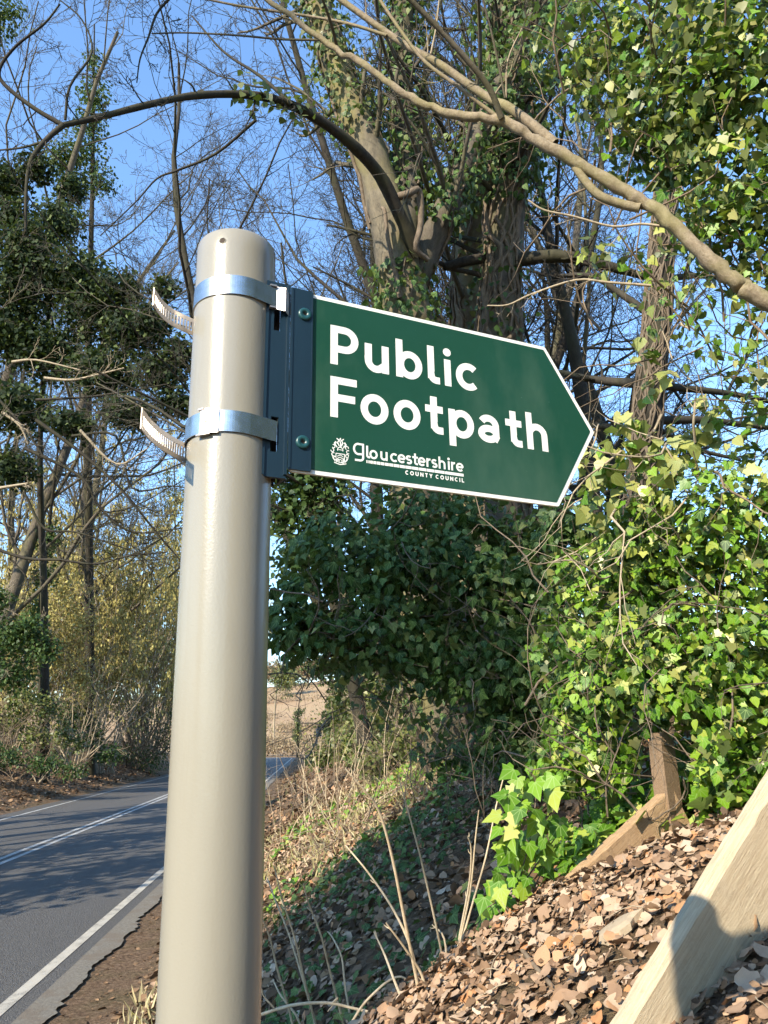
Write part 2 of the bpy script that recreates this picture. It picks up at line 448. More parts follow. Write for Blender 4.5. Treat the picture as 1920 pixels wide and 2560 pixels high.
# ------------------------------------------------------------------ ground sheet
def axis(parts):
    out = []
    for a, b, s in parts: out.append(np.arange(a, b, s))
    out.append([parts[-1][1]]); return np.concatenate(out)
gx = axis([(-400, -120, 25), (-120, -40, 8), (-40, -14, 1.2), (-14, -2.2, .4), (-2.2, 2.4, .07), (2.4, 8, .4), (8, 40, 2), (40, 120, 10), (120, 400, 35)])
gy = axis([(-60, -10, 5), (-10, .8, .5), (.8, 11.5, .085), (11.5, 30, .35), (30, 100, 1.6), (100, 420, 9), (420, 1500, 120)])
X, Y = np.meshgrid(gx, gy, indexing='ij')
Z = ground(X, Y)
idx = np.arange(X.size).reshape(X.shape)
gf = np.stack([idx[:-1, :-1], idx[1:, :-1], idx[1:, 1:], idx[:-1, 1:]], -1).reshape(-1, 4)
G = mk('ground', np.stack([X, Y, Z], -1).reshape(-1, 3), gf, MAT['ground'], None, True, 'structure')

# ------------------------------------------------------------------ road
def roadpts(vs):
    """points of the near edge line and the direction across (to the right)"""
    d0 = unit(np.array([-RB, 1.0])); V0, RAD = 82.0, 48.0
    base = np.array([-RA, 0.0]); P, A = [], []
    for v in vs:
        if v <= V0: p = base + d0 * v; d = d0
        else:
            th = min((v - V0) / RAD, 1.5); n = np.array([-d0[1], d0[0]]); c = base + d0 * V0 + n * RAD
            p = c - n * RAD * math.cos(th) + d0 * RAD * math.sin(th)
            d = d0 * math.cos(th) + n * math.sin(th)
            p = p + d * max(0, (v - V0) - 1.5 * RAD)
        P.append(p); A.append((d[1], -d[0]))
    return np.array(P), np.array(A)
def strip(name, u0, u1, vs, lift, mat, parent=None, jag=0, kind=None):
    rng = np.random.default_rng(5)
    P, A = roadpts(vs)
    u1v = np.full(len(vs), float(u1))
    if jag:
        w = rng.normal(size=len(vs)); k = np.convolve(w, np.ones(7) / 7, 'same') * 1.6 + w * .45
        u1v += jag * k
    L = P + A * u0; Rr = P + A * u1v[:, None]
    z = lambda q: .015 * np.minimum(q[:, 1], 85) + lift
    v = np.concatenate([np.column_stack([L, z(L)]), np.column_stack([Rr, z(Rr)])])
    if jag: v[len(vs):, 2] -= 0
    n = len(vs); f = np.array([(i, n + i, n + i + 1, i + 1) for i in range(n - 1)])
    return mk(name, v, f, mat, parent, False, kind)
vs = np.concatenate([np.arange(-30, 82, 2.0), np.arange(82, 190, 2.0)])
road = strip('road', -6.95, .30, vs, .016, MAT['asphalt'], None, 0, 'structure')
strip('edge_line', -.065, .045, vs, .021, MAT['line'], road)
strip('edge_line', -6.34, -6.24, vs, .021, MAT['line2'], road)
strip('centre_line', -3.12, -3.01, vs, .021, MAT['line2'], road)
strip('centre_line', -3.36, -3.25, vs, .021, MAT['line2'], road)
vj = np.concatenate([np.arange(-6, 26, .07), np.arange(26, 90, .5)])
gut = strip('road_edging', 0.19, .41, vj, .021, MAT['gutter'], None, .028, 'structure')

# ------------------------------------------------------------------ the footpath sign
def box(c0, c1):
    x0, y0, z0 = c0; x1, y1, z1 = c1
    v = [(x0, y0, z0), (x1, y0, z0), (x1, y1, z0), (x0, y1, z0), (x0, y0, z1), (x1, y0, z1), (x1, y1, z1), (x0, y1, z1)]
    return v, [(0, 3, 2, 1), (4, 5, 6, 7), (0, 1, 5, 4), (1, 2, 6, 5), (2, 3, 7, 6), (3, 0, 4, 7)]
class MB:
    def __init__(s): s.v, s.f = [], []
    def add(s, v, f):
        o = len(s.v); s.v += [tuple(q) for q in v]; s.f += [tuple(i + o for i in q) for q in f]; return s
    def box(s, a, b): return s.add(*box(a, b))

def paint_post():
    m, t, b = newmat('greige_gloss_paint')
    v = coords(t); n = noise(t, v, 420, 2); n2 = noise(t, coords(t, (1, 1, .25)), 22, 4)
    c = mixc(t, ramp(t, [(.45, (0, 0, 0)), (.75, (.5, .5, .5))], n2), (.243, .224, .178), (.21, .193, .152))
    n4 = noise(t, coords(t, (1, 1, .06)), 70, 5, .7); n5 = noise(t, v, 260, 3, .8)
    c = mixc(t, ramp(t, [(.56, (0, 0, 0)), (.72, (.28, .28, .28))], n4), c, (.20, .175, .125)); c = mixc(t, ramp(t, [(.70, (0, 0, 0)), (.76, (.5, .5, .5))], n5), c, (.15, .13, .095))
    t.links.new(c, b.inputs['Base Color']); b.inputs['Roughness'].default_value = .27; b.inputs['Coat Weight'].default_value = .2
    b.inputs['Coat Roughness'].default_value = .2
    bump(t, b, math_(t, 'ADD', n, math_(t, 'MULTIPLY', n2, 2)), .10, .0016)
    return m
def simple(name, c, rough=.5, metal=0, var=.15, scale=60, bumpd=0):
    m, t, b = newmat(name); v = coords(t); n = noise(t, v, scale, 5, .65)
    t.links.new(mixc(t, n, tuple(q * (1 - var) for q in c), tuple(min(1, q * (1 + var)) for q in c)), b.inputs['Base Color'])
    b.inputs['Roughness'].default_value = rough; b.inputs['Metallic'].default_value = metal
    if bumpd: bump(t, b, n, .5, bumpd)
    return m
def steel():
    m, t, b = newmat('stainless_band')
    v = coords(t, (1, 1, 1)); n = noise(t, coords(t, (3, 3, 90)), 8, 4); n2 = noise(t, v, 80, 4)
    t.links.new(ramp(t, [(.3, (.50, .475, .44)), (.7, (.66, .635, .595))], n2), b.inputs['Base Color'])
    b.inputs['Metallic'].default_value = 1; b.inputs['Roughness'].default_value = .27
    bump(t, b, n, .05, .001)
    return m
def sign_green():
    m, t, b = newmat('sign_green')
    v = coords(t); n = noise(t, v, 35, 6, .7); n2 = noise(t, v, 600, 2, .8)
    c = mixc(t, n, (.009, .050, .030), (.012, .058, .036))
    sp_ = ramp(t, [(.745, (0, 0, 0)), (.78, (1, 1, 1))], n2)
    c = mixc(t, math_(t, 'MULTIPLY', sp_, .3), c, (.35, .40, .36))
    t.links.new(c, b.inputs['Base Color']); b.inputs['Roughness'].default_value = .22
    n6 = noise(t, coords(t, (1, 1, .5)), 9, 5, .6); c2 = mixc(t, ramp(t, [(.5, (0, 0, 0)), (.75, (.16, .16, .16))], n6), c, (.20, .26, .19)); t.links.new(c2, b.inputs['Base Color'])
    rr = math_(t, 'ADD', math_(t, 'MULTIPLY', n, .12), .13); t.links.new(rr, b.inputs['Roughness'])
    return m
MAT['post'] = paint_post(); MAT['steel'] = steel(); MAT['green'] = sign_green()
MAT['white'] = simple('white_vinyl', (.70, .70, .655), .35, 0, .04, 40)
MAT['bracket'] = simple('dark_blue_green_bracket', (.004, .018, .032), .42, 0, .15, 50, .0006)
MAT['rivet'] = simple('dark_rivet', (.010, .055, .06), .35, 0, .1)
MAT['hole'] = simple('hole_shade', (.05, .035, .025), .9)  # dark colour standing in for the shade inside holes and slots
MAT['strap'] = simple('perforated_strap', (.52, .44, .36), .42, .45, .12, 60)
MAT['panelback'] = simple('aluminium_panel_edge', (.62, .60, .56), .4, .3, .05)
MAT['rust'] = simple('rusty_buckle', (.48, .43, .39), .36, .85, .25, 300, .0006)

PSI, DRP = .4228, .0094
EX = np.array([math.cos(PSI) * math.cos(DRP), math.sin(PSI) * math.cos(DRP), -math.sin(DRP)])
EZ = np.array([math.cos(PSI) * math.sin(DRP), math.sin(PSI) * math.sin(DRP), math.cos(DRP)])
EY = np.cross(EZ, EX)                       # away from the viewer
SO = np.array([-.0655, .6512, 2.3307])
def SG(p): p = np.asarray(p, float) / 1000; return SO + p[:, :1] * EX + p[:, 1:2] * EY + p[:, 2:3] * EZ
PX, PY = -.139, .6514; PR = .038
pz = float(ground(PX, PY))
sign = thing('footpath_signpost', (PX, PY, pz), 'green fingerpost sign reading Public Footpath on a beige round steel post', 'signpost')

# pole: lathe with a rounded rim
zt = 2.4757
prof = [(0.0, zt - .0005), (.030, zt - .0005), (.0345, zt - .0008), (.0368, zt - .0022), (.038, zt - .0050)] + [(.038, z) for z in np.linspace(zt - .02, pz - .3, 24)]
ns = 72; ang = np.arange(ns) * 2 * np.pi / ns
pv = np.array([(PX + r_ * math.cos(a), PY + r_ * math.sin(a), z) for r_, z in prof for a in ang])
ii = np.arange(len(prof) * ns).reshape(len(prof), ns)
pf = np.stack([ii[:-1], ii[1:], np.roll(ii[1:], -1, 1), np.roll(ii[:-1], -1, 1)], -1).reshape(-1, 4)
pole = mk('pole', pv, pf, MAT['post'], sign, True)
# drilled hole: a rim ring and a flat dark disc coloured as the bore's shade
ha = rad(-8.9); hn = np.array([math.sin(ha), -math.cos(ha), 0]); hx = np.array([math.cos(ha), math.sin(ha), 0]); hc = np.array([PX, PY, 2.4592]) + hn * .0381
ca = np.arange(20) * 2 * np.pi / 20
hv = [hc + hx * math.cos(a) * .0027 + np.array([0, 0, math.sin(a) * .0027]) for a in ca]
hv2 = [q - hn * .006 for q in hv]
hv3 = [hc + hn * .0002 + hx * math.cos(a) * .0034 + np.array([0, 0, math.sin(a) * .0034]) for a in ca]
mb = MB(); mb.add([q + hn * .0003 for q in hv] + [hc + hn * .00015], [(i, (i + 1) % 20, 20) for i in range(20)])
mk('drilled_hole', mb.v, mb.f, MAT['hole'], pole)
mb = MB(); mb.add([q + hn * .0006 for q in hv] + hv3, [(i, (i + 1) % 20, 20 + (i + 1) % 20, 20 + i) for i in range(20)])
mk('hole_rim', mb.v, mb.f, MAT['post'], pole)

# sign panel: extruded pentagon with a slightly rounded outline, white behind the green sheet
def rounded(poly, r, k=5):
    out = []
    n = len(poly)
    for i in range(n):
        p, a, b = np.array(poly[i], float), np.array(poly[i - 1], float), np.array(poly[(i + 1) % n], float)
        ua, ub = unit(a - p), unit(b - p); h = math.acos(np.clip(ua @ ub, -1, 1)) / 2
        d = min(r / math.tan(h), 12); p0 = p + ua * d; p1 = p + ub * d
        for t in np.linspace(0, 1, k): out.append((1 - t) ** 2 * p0 + 2 * t * (1 - t) * p + t * t * p1)
    return np.array(out)
def plate(name, poly, y0, y1, mat, parent):
    n = len(poly)
    v = np.concatenate([np.column_stack([poly[:, 0], np.full(n, y), poly[:, 1]]) for y in (y0, y1)])
    f = [tuple(range(n)), tuple(range(2 * n - 1, n - 1, -1))] + [(i, n + i, n + (i + 1) % n, (i + 1) % n) for i in range(n)]
    return mk(name, SG(v), f, mat, parent)
HH = 92.8
panel = plate('sign_panel', rounded([(-19, -HH), (271.7, -HH), (328.3, -.6), (271.7, HH), (-19, HH)], 3.5), 0, 3, MAT['white'], sign)
plate('green_face', rounded([(-18.5, -HH + 4), (269.4, -HH + 4), (322.8, -.6), (269.4, HH - 4), (-18.5, HH - 4)], 2.2), -.35, -.02, MAT['green'], panel)

# stroke lettering ---------------------------------------------------
def arc(cx, cy, rx, ry, a0, a1, n=14):
    a = np.radians(np.linspace(a0, a1, n)); return [(cx + rx * math.cos(q), cy + ry * math.sin(q)) for q in a]
GL = {
 'P': [[(3.75, 0), (3.75, 42)], [(3.75, 38.3), (14, 38.3)] + arc(14.6, 27.7, 10.6, 10.6, 88, -88) + [(3.75, 17.1)]],
 'F': [[(3.75, 0), (3.75, 42)], [(3.75, 38.3), (26.8, 38.3)], [(3.75, 20.4), (25, 20.4)]],
 'u': [[(3.75, 30), (3.75, 12)] + arc(12.2, 12, 8.5, 8.8, 180, 300) + [(21.9, 9)], [(21.9, 30), (21.9, 0)]],
 'b': [[(3.75, 42), (3.75, 0)], arc(15.2, 15, 10.2, 11.7, 0, 360, 30)],
 'l': [[(3.75, 42), (3.75, 9)] + arc(9.2, 9.2, 5.4, 5.5, 182, 268, 8) + [(13.5, 3.7)]],
 'i': [[(3.75, 30), (3.75, 0)], ('dot', 3.75, 38.4, 4.6)],
 'c': [arc(14.8, 15, 11, 11.8, 47, 313, 28)],
 'o': [arc(14.5, 15, 10.8, 12, 0, 360, 32)],
 't': [[(9.6, 40), (9.6, 9)] + arc(15.2, 9.2, 5.5, 5.5, 182, 268, 8) + [(19.6, 3.7)], [(0, 26.3), (19.8, 26.3)]],
 'p': [[(3.75, 30), (3.75, -10)], arc(15.0, 15, 10.2, 11.7, 0, 360, 30)],
 'a': [arc(12.4, 18.4, 8.9, 8.4, 150, 10, 12) + [(21.2, 8)] + arc(25.0, 7.5, 3.8, 4.2, 180, 250, 6), arc(12.4, 9.4, 8.8, 6.0, 0, 360, 24)],
 'h': [[(3.75, 42), (3.75, 0)], [(3.75, 12)] + arc(13, 17.2, 9.2, 9.3, 170, 0, 14) + [(22.2, 0)]],
 'e': [arc(14.5, 15, 10.8, 12, 0, 318, 28), [(3.9, 15.0), (25.2, 15.0)]],
 's': [arc(10.5, 20.8, 7.2, 6.0, 35, 250, 14) + arc(10.8, 9.0, 7.6, 6.0, 75, -145, 14)],
 'r': [[(3.75, 30), (3.75, 0)], [(3.75, 16)] + arc(13, 17, 9.2, 9.5, 170, 75, 8)],
 'g': [arc(16, 22, 12.5, 15, 75, 285, 20) + [(27, 8)], [(18, 36.6), (30, 36.6), (30, -2)] + arc(20, -2.5, 10, 8, 0, -80, 8) + [(6, -10.4)]],
 'C': [arc(19, 21, 14.5, 16.5, 52, 308, 22)], 'O': [arc(19.5, 21, 15, 16.5, 0, 360, 24)],
 'U': [[(4.5, 42), (4.5, 16)] + arc(17, 16, 12.5, 12, 180, 360, 14) + [(29.5, 42)]],
 'N': [[(4.5, 0), (4.5, 42)], [(5.5, 38), (28.5, 4)], [(29.5, 0), (29.5, 42)]],
 'T': [[(15, 0), (15, 40)], [(0, 37.8), (30, 37.8)]], 'Y': [[(16, 0), (16, 20)], [(3, 41), (16, 19), (29, 41)]],
 'I': [[(4.5, 0), (4.5, 42)]], 'L': [[(4.5, 42), (4.5, 4), (26, 4)]],
}
def stroke_quads(pts, w):
    P = np.array(pts, float); closed = np.hypot(*(P[0] - P[-1])) < 1e-6
    if closed: P = P[:-1]
    n = len(P); T = []
    for i in range(n):
        if closed: a, b = P[i] - P[i - 1], P[(i + 1) % n] - P[i]
        else: a = P[i] - P[max(i - 1, 0)] if i else P[1] - P[0]; b = P[min(i + 1, n - 1)] - P[i] if i < n - 1 else a
        a, b = unit(a), unit(b); t = unit(a + b); k = 1 / max(.5, float(t @ a)); T.append((t, k))
    Lp = [P[i] + np.array([-T[i][0][1], T[i][0][0]]) * w / 2 * T[i][1] for i in range(n)]
    Rp = [P[i] - np.array([-T[i][0][1], T[i][0][0]]) * w / 2 * T[i][1] for i in range(n)]
    return [(Rp[i], Rp[(i + 1) % n], Lp[(i + 1) % n], Lp[i]) for i in range(n if closed else n - 1)]
def union_mesh(polys):
    vs_, fs = [], []
    for q in polys:
        o = len(vs_); vs_ += [Vector((float(p[0]), float(p[1]))) for p in q]; fs.append(list(range(o, o + len(q))))
    v, _, f, _, _, _ = delaunay_2d_cdt(vs_, [], fs, 0, 1e-5, True)
    v = np.array([(p[0], p[1]) for p in v]); c = np.array([v[list(q)].mean(0) for q in f]); ins = np.zeros(len(c), bool)
    for q in polys:
        q = np.array(q, float); par = np.zeros(len(c), bool)
        for a, b in zip(q, np.roll(q, -1, 0)):
            cr_ = ((a[1] > c[:, 1]) != (b[1] > c[:, 1]))
            dy = b[1] - a[1] if abs(b[1] - a[1]) > 1e-12 else 1e-12
            par ^= cr_ & (c[:, 0] < (b[0] - a[0]) * (c[:, 1] - a[1]) / dy + a[0])
        ins |= par
    return v, [tuple(q) for q, k in zip(f, ins) if k]
def glyph_polys(ch, x, y, s, sw):
    out = []
    for g in GL[ch]:
        if isinstance(g, tuple): out.append([(x + (g[1] + g[3] * math.cos(a)) * s, y + (g[2] + g[3] * math.sin(a)) * s) for a in np.arange(18) * 2 * np.pi / 18])
        else: out += stroke_quads([(x + p[0] * s, y + p[1] * s) for p in g], sw)
    return out
def flat(name, polys, y, mat, parent):
    v, f = union_mesh(polys)
    f = [q if (np.cross(v[q[1]] - v[q[0]], v[q[2]] - v[q[0]]) > 0) else q[::-1] for q in f]
    return mk(name, SG(np.column_stack([v[:, 0], np.full(len(v), y), v[:, 1]])), f, mat, parent)
for word, base, xs in (('Public', 21.6, (19.4, 55.1, 88.6, 124, 143.1, 156.4)), ('Footpath', -33.4, (19.6, 50.2, 84.8, 119.4, 145.6, 179.4, 212.6, 238.4))):
    for ch, x in zip(word, xs):
        flat('letter', glyph_polys(ch, x, base, 1.0, 7.6), -.5, MAT['white'], panel)
# county council wordmark
cs = (370, 497, 528, 635, 732, 806, 890, 956, 1010, 1098, 1152, 1225, 1323, 1357, 1410)
polys = []
for ch, x in zip('gloucestershire', cs):
    s_ = .30 if ch != 'g' else .345
    polys += glyph_polys(ch, 42 + (x - 370) * .1052, -69.9 + (0 if ch != 'g' else .3), s_, 2.0)
flat('county_name', polys, -.5, MAT['white'], panel)
be = (497, 510, 522, 535, 565, 600, 640, 678, 722, 768, 826, 883, 952, 1022, 1104, 1184, 1294, 1497)
polys = [[(42 + (a - 370) * .1045 + .25, -74.8), (42 + (b_ - 370) * .1045 - .25, -74.8), (42 + (b_ - 370) * .1045 - .25, -71.9), (42 + (a - 370) * .1045 + .25, -71.9)] for a, b_ in zip(be[:-1], be[1:])]
flat('segmented_bar', polys, -.5, MAT['white'], panel)
polys = []; x = 95.7
for ch in 'COUNTY COUNCIL':
    if ch == ' ': x += 1.8; continue
    wd = {'I': 9, 'L': 27, 'T': 30, 'Y': 32, 'C': 34, 'O': 39, 'U': 34, 'N': 34}[ch] * .1
    polys += glyph_polys(ch, x, -80.9, .1, 1.0); x += wd + 1.75
flat('council_name', polys, -.5, MAT['white'], panel)
# county crest: shield, chevrons, helm and leafy mantling
cr = np.random.default_rng(11); polys = []
cx, cy = 29.5, -66.5
polys += stroke_quads([(cx - 4.2, cy - 3), (cx - 4.2, cy - 7.5)] + arc(cx, cy - 7.2, 4.2, 4.6, 180, 360, 12) + [(cx + 4.2, cy - 3), (cx - 4.2, cy - 3)], .7)
for k in (-5, -7.2, -9.4): polys += stroke_quads([(cx - 3, cy + k - .8), (cx, cy + k + 1), (cx + 3, cy + k - .8)], .65)
polys += stroke_quads(arc(cx, cy + .8, 2.6, 2.8, -20, 200, 12), .8)
polys += stroke_quads([(cx - 1.8, cy + 1), (cx + 1.8, cy + 1)], .6)
for s in (-1, 1):
    for a, rr in ((200, 7.4), (172, 8), (146, 8.2), (122, 8.4), (228, 7.6), (252, 8.2)):
        qa = math.radians(a if s < 0 else 180 - a); ex, ey = cx + rr * math.cos(qa) * .98, cy - 1.5 + rr * math.sin(qa) * 1.12
        st_ = cr.uniform(0, 360)
        polys += stroke_quads(arc(ex, ey, 1.5, 1.7, st_, st_ + 265, 10), .75)
    polys += stroke_quads([(cx + s * 1, cy + 4.5), (cx + s * 2.6, cy + 8), (cx + s * 1.2, cy + 10.5), (cx + s * 3.6, cy + 12)], 1.0)
    polys += stroke_quads([(cx + s * 3.0, cy + 3), (cx + s * 5, cy + 6), (cx + s * 4.6, cy + 9)], .9)
    polys += stroke_quads([(cx + s * 4.8, cy - 11.0), (cx + s * 7.2, cy - 8), (cx + s * 8.3, cy - 3)], .6)
polys += stroke_quads([(cx, cy + 3.8), (cx + .6, cy + 7), (cx - .5, cy + 10), (cx + .3, cy + 12.8)], 1.1)
polys += stroke_quads([(cx - 6, cy - 12)] + [(cx + q, cy - 13.2 - .3 * math.cos(q)) for q in (-3, 0, 3)] + [(cx + 6, cy - 12)], .9)
flat('county_crest', polys, -.5, MAT['white'], panel)

# bracket: flat flange screwed over the panel, channel beside the pole with two band slots
mb = MB()
mb.box((-21, -2.6, -91.5), (.3, -.6, 94))
mb.box((-.4, -3.1, -91), (.6, -2.65, 93.5)); mb.box((-20.6, -3.4, -90.5), (-18.9, -2.65, 93.5))
brk = mk('bracket', SG(mb.v), mb.f, MAT['bracket'], sign)
mb = MB()
x0, x1, xa, xb = -44.0, -21.3, -36.5, -29.5
zz = [-100, -76, -42, 46, 80, 98]
for k in range(5):
    slot = k in (1, 3)
    if slot:
        mb.box((x0, 1, zz[k]), (xa, 5, zz[k + 1])); mb.box((xb, 1, zz[k]), (x1, 5, zz[k + 1]))
    else: mb.box((x0, 1, zz[k]), (x1, 5, zz[k + 1]))
mb.box((x1 - 3, -1.8, -97), (x1 - .2, .9, 96)); mb.box((x0 - .6, -.6, -99), (x0 + 2.2, .9, 97))
mb.box((x1 - 2.8, 5.1, -99), (x1, 22, 97)); mb.box((x0 + 9, 30, -98), (x1 - 3, 32, 96))
ch_ = mk('channel', SG(mb.v), mb.f, MAT['bracket'], brk)
mb = MB(); mb.box((xa - 2, 20, -97), (xb + 4, 21, 95)); mk('slot_shade', SG(mb.v), mb.f, MAT['hole'], brk)  # dark sheet behind the slots, coloured as the shade inside
for zz_ in (67.0, -64.6):
    V_, F_ = [], []
    pr = [(0, -3.2), (2.0, -3.2), (2.2, -4.9), (5.3, -4.9), (6.3, -4.3), (6.6, -3.3), (6.6, -2.61)]
    n_ = 24
    for r_, y_ in pr:
        for k in range(n_): V_.append((-7.6 + r_ * math.cos(2 * math.pi * k / n_), y_, zz_ + r_ * math.sin(2 * math.pi * k / n_)))
    for a in range(len(pr) - 1):
        for k in range(n_): F_.append((a * n_ + k, a * n_ + (k + 1) % n_, (a + 1) * n_ + (k + 1) % n_, (a + 1) * n_ + k))
    rv = mk('rivet', SG(V_), F_, MAT['rivet'], brk, True)
    hv = [(-7.6 + 1.9 * math.cos(q), -3.25, zz_ + 1.9 * math.sin(q)) for q in ca]
    mk('rivet_socket', SG(hv), [tuple(range(20))], MAT['hole'], rv)  # dark disc colours in the shade of the socket

# steel bands round the pole, buckles and the loose perforated tails
pc = np.array([-67.0, 30.2]); rb = 38.9
def band(name, zb, zt_, slotx, phi_end, parent, lab):
    sp_ = np.array([slotx, .2]); d = sp_ - pc; D = np.hypot(*d); base = math.atan2(d[1], d[0]); al = math.acos(min(1, rb / D))
    a0 = base - al                           # tangent on the viewer's side
    angs = np.linspace(a0, math.radians(phi_end), 60)
    path = [sp_ + np.array([0, 6.0]), sp_] + [pc + rb * np.array([math.cos(a), math.sin(a)]) for a in angs]
    path = np.array(path); n = len(path); th = .7
    T = np.gradient(path, axis=0); T = unit(T); No = np.column_stack([T[:, 1], -T[:, 0]])
    cen = pc; sgn = np.sign(((path - cen) * No).sum(1)).mean() or 1
    out = path + No * th * (1 if sgn > 0 else -1)
    V_ = np.concatenate([np.column_stack([p_, np.full(n, z)]) for p_ in (path, out) for z in (zb, zt_)])
    F_ = []
    for i in range(n - 1):
        a, b_, c_, d_ = i, n + i, 2 * n + i, 3 * n + i
        F_ += [(c_, c_ + 1, d_ + 1, d_), (b_, d_, d_ + 1, b_ + 1), (a, a + 1, c_ + 1, c_)]
    return mk(name, SG(V_), F_, MAT['steel'], sign, False, label=lab)
z1b, z1t = (.4017 - .3307) * 1000, (.4211 - .3307) * 1000
z2b, z2t = (.2651 - .3307) * 1000, (.2852 - .3307) * 1000
for o_, nm in ((0, 0),):
    b1 = band('clamp_band', z1b - 1.2, z1t - 1.0, -33.5, -265, sign, 'upper steel band round the post')
    b2 = band('clamp_band', z2b - 1.0, z2t - 1.2, -31.5, -265, sign, 'lower steel band round the post')
for b_ in (b1, b2):
    for p_ in b_.data.polygons: p_.use_smooth = False
def onring(phi, r_): return pc + r_ * np.array([math.cos(phi), math.sin(phi)])
def curved(phi0, phi1, r0, r1, zb, zt_, n=8):
    V_, F_ = [], []
    for i, a in enumerate(np.linspace(phi0, phi1, n)):
        for r_ in (r0, r1):
            for z in (zb, zt_): p_ = onring(a, r_); V_.append((p_[0], p_[1], z))
    for i in range(n - 1):
        a = 4 * i; b_ = a + 4
        F_ += [(a + 2, b_ + 2, b_ + 3, a + 3), (a, b_, b_ + 2, a + 2), (a + 1, a + 3, b_ + 3, b_ + 1), (a, a + 1, b_ + 1, b_)]
    e_ = 4 * (n - 1); F_ += [(0, 2, 3, 1), (e_, e_ + 1, e_ + 3, e_ + 2)]
    return V_, F_
# angle in the sign's own plan of a world bearing b (0 = towards the viewer, clockwise negative to the left)
def ph(b): return -math.pi / 2 + math.radians(b) - PSI
mb = MB(); mb.add(*curved(ph(-27), ph(-2), rb + .9, rb + 2.1, z2b - 2.6, z2t + 1.0)); mb.add(*curved(ph(-30), ph(-22), rb - .2, rb + 3.0, z2t + .0, z2t + 1.6, 4)); mb.add(*curved(ph(-31), ph(-12), rb - .2, rb + 3.2, z2b - 4.0, z2b - 2.4, 5))
bk = mk('buckle', SG(mb.v), mb.f, MAT['rust'], b2)
mb = MB(); mb.add(*curved(ph(-20), ph(-12), rb + 1.9, rb + 3.0, (z2b + z2t) / 2 - 1.8, (z2b + z2t) / 2 + 1.6, 6)); mk('buckle_tongue', SG(mb.v), mb.f, MAT['steel'], bk)
zc = (z1b + z1t) / 2 - 1
mb = MB()
mb.add([(-35.5, -.8, zc - 12), (-27.5, -5.2, zc - 15), (-27.5, -5.2, zc + 10), (-35.5, -.8, zc + 12), (-34.9, .0, zc - 12), (-26.9, -4.2, zc - 15), (-26.9, -4.2, zc + 10), (-34.9, .0, zc + 12)],
       [(0, 1, 2, 3), (7, 6, 5, 4), (0, 4, 5, 1), (1, 5, 6, 2), (2, 6, 7, 3), (3, 7, 4, 0)])
mb.box((-42, -3.6, zc + 10.6), (-35.6, -.2, zc + 12.2)); mb.box((-42, -4.2, zc - 13), (-35.6, -.2, zc - 11.4))
mb.add([(-27.4, -5.2, zc - 15), (-23.8, -3.2, zc - 18), (-23.8, -3.2, zc + 6), (-27.4, -5.2, zc + 10), (-27.2, -4.4, zc - 15), (-23.4, -2.6, zc - 18), (-23.4, -2.6, zc + 6), (-27.2, -4.4, zc + 10)],
       [(0, 1, 2, 3), (7, 6, 5, 4), (0, 4, 5, 1), (1, 5, 6, 2), (2, 6, 7, 3), (3, 7, 4, 0)])
mk('buckle', SG(mb.v), mb.f, MAT['rust'], b1)
def tail(pts, zb, zt_, parent, rise):
    c_ = catmull(pts, 10); seg = np.linalg.norm(np.diff(c_, axis=0), axis=1); s_ = np.concatenate([[0], np.cumsum(seg)])
    L = s_[-1]; n = int(L / .00085); ss = np.linspace(0, L, n)
    P = np.column_stack([np.interp(ss, s_, c_[:, 0]), np.interp(ss, s_, c_[:, 1])])
    zoff = rise * (ss / L) ** 2
    h = zt_ - zb; rows = [0, .24, .76, 1.0]
    V_ = np.concatenate([np.column_stack([P, zb + h * q + zoff]) for q in rows])
    F_ = []
    for i in range(n - 1):
        for k in range(3):
            if k == 1 and i % 4 in (1, 2) and 2 < i < n - 4: continue
            a = k * n + i; F_.append((a, a + 1, a + n + 1, a + n))
    o = mk('loose_tail', V_, F_, MAT['strap'], parent)
    md = o.modifiers.new('thick', 'SOLIDIFY'); md.thickness = .0007; md.offset = 0
    return o
tail([(-.139, .6915), (-.163, .683), (-.1775, .664), (-.187, .6535), (-.1965, .642), (-.2025, .627), (-.2045, .609)], 2.386, 2.404, b1, .003)
tail([(-.139, .6915), (-.163, .682), (-.1755, .656), (-.184, .640), (-.1915, .618), (-.195, .596), (-.1955, .574)], 2.2515, 2.270, b2, .001)

# ------------------------------------------------------------------ timber, stone and twigs on the leafy mound
def wood_mat(name, a, b_, rotz, scale=1.0):
    m, t, b = newmat(name)
    v = coords(t, (3 * scale, 80 * scale, 80 * scale)); v2 = coords(t)
    n1 = noise(t, v, 3, 7, .6, .4); n2 = noise(t, v2, 30, 5, .7); n3 = noise(t, v, 9, 4)
    c = ramp(t, [(.3, a), (.68, b_)], n1)
    c = mixc(t, ramp(t, [(.55, (0, 0, 0)), (.75, (.35, .35, .35))], n2), c, tuple(q * .55 for q in a))
    t.links.new(c, b.inputs['Base Color']); b.inputs['Roughness'].default_value = .75; b.inputs['Specular IOR Level'].default_value = .25
    bump(t, b, math_(t, 'ADD', n3, n2), .6, .004)
    return m
MAT['timber'] = wood_mat('sawn_timber', (.34, .26, .165), (.48, .39, .265), 0)
MAT['timber_old'] = wood_mat('weathered_timber', (.26, .16, .085), (.44, .30, .17), 0, 1.4)
MAT['peg'] = wood_mat('brown_stake', (.13, .085, .05), (.25, .17, .105), 0, 1.4)
MAT['stone'] = simple('pale_stone', (.32, .25, .165), .9, 0, .3, 40, .006)

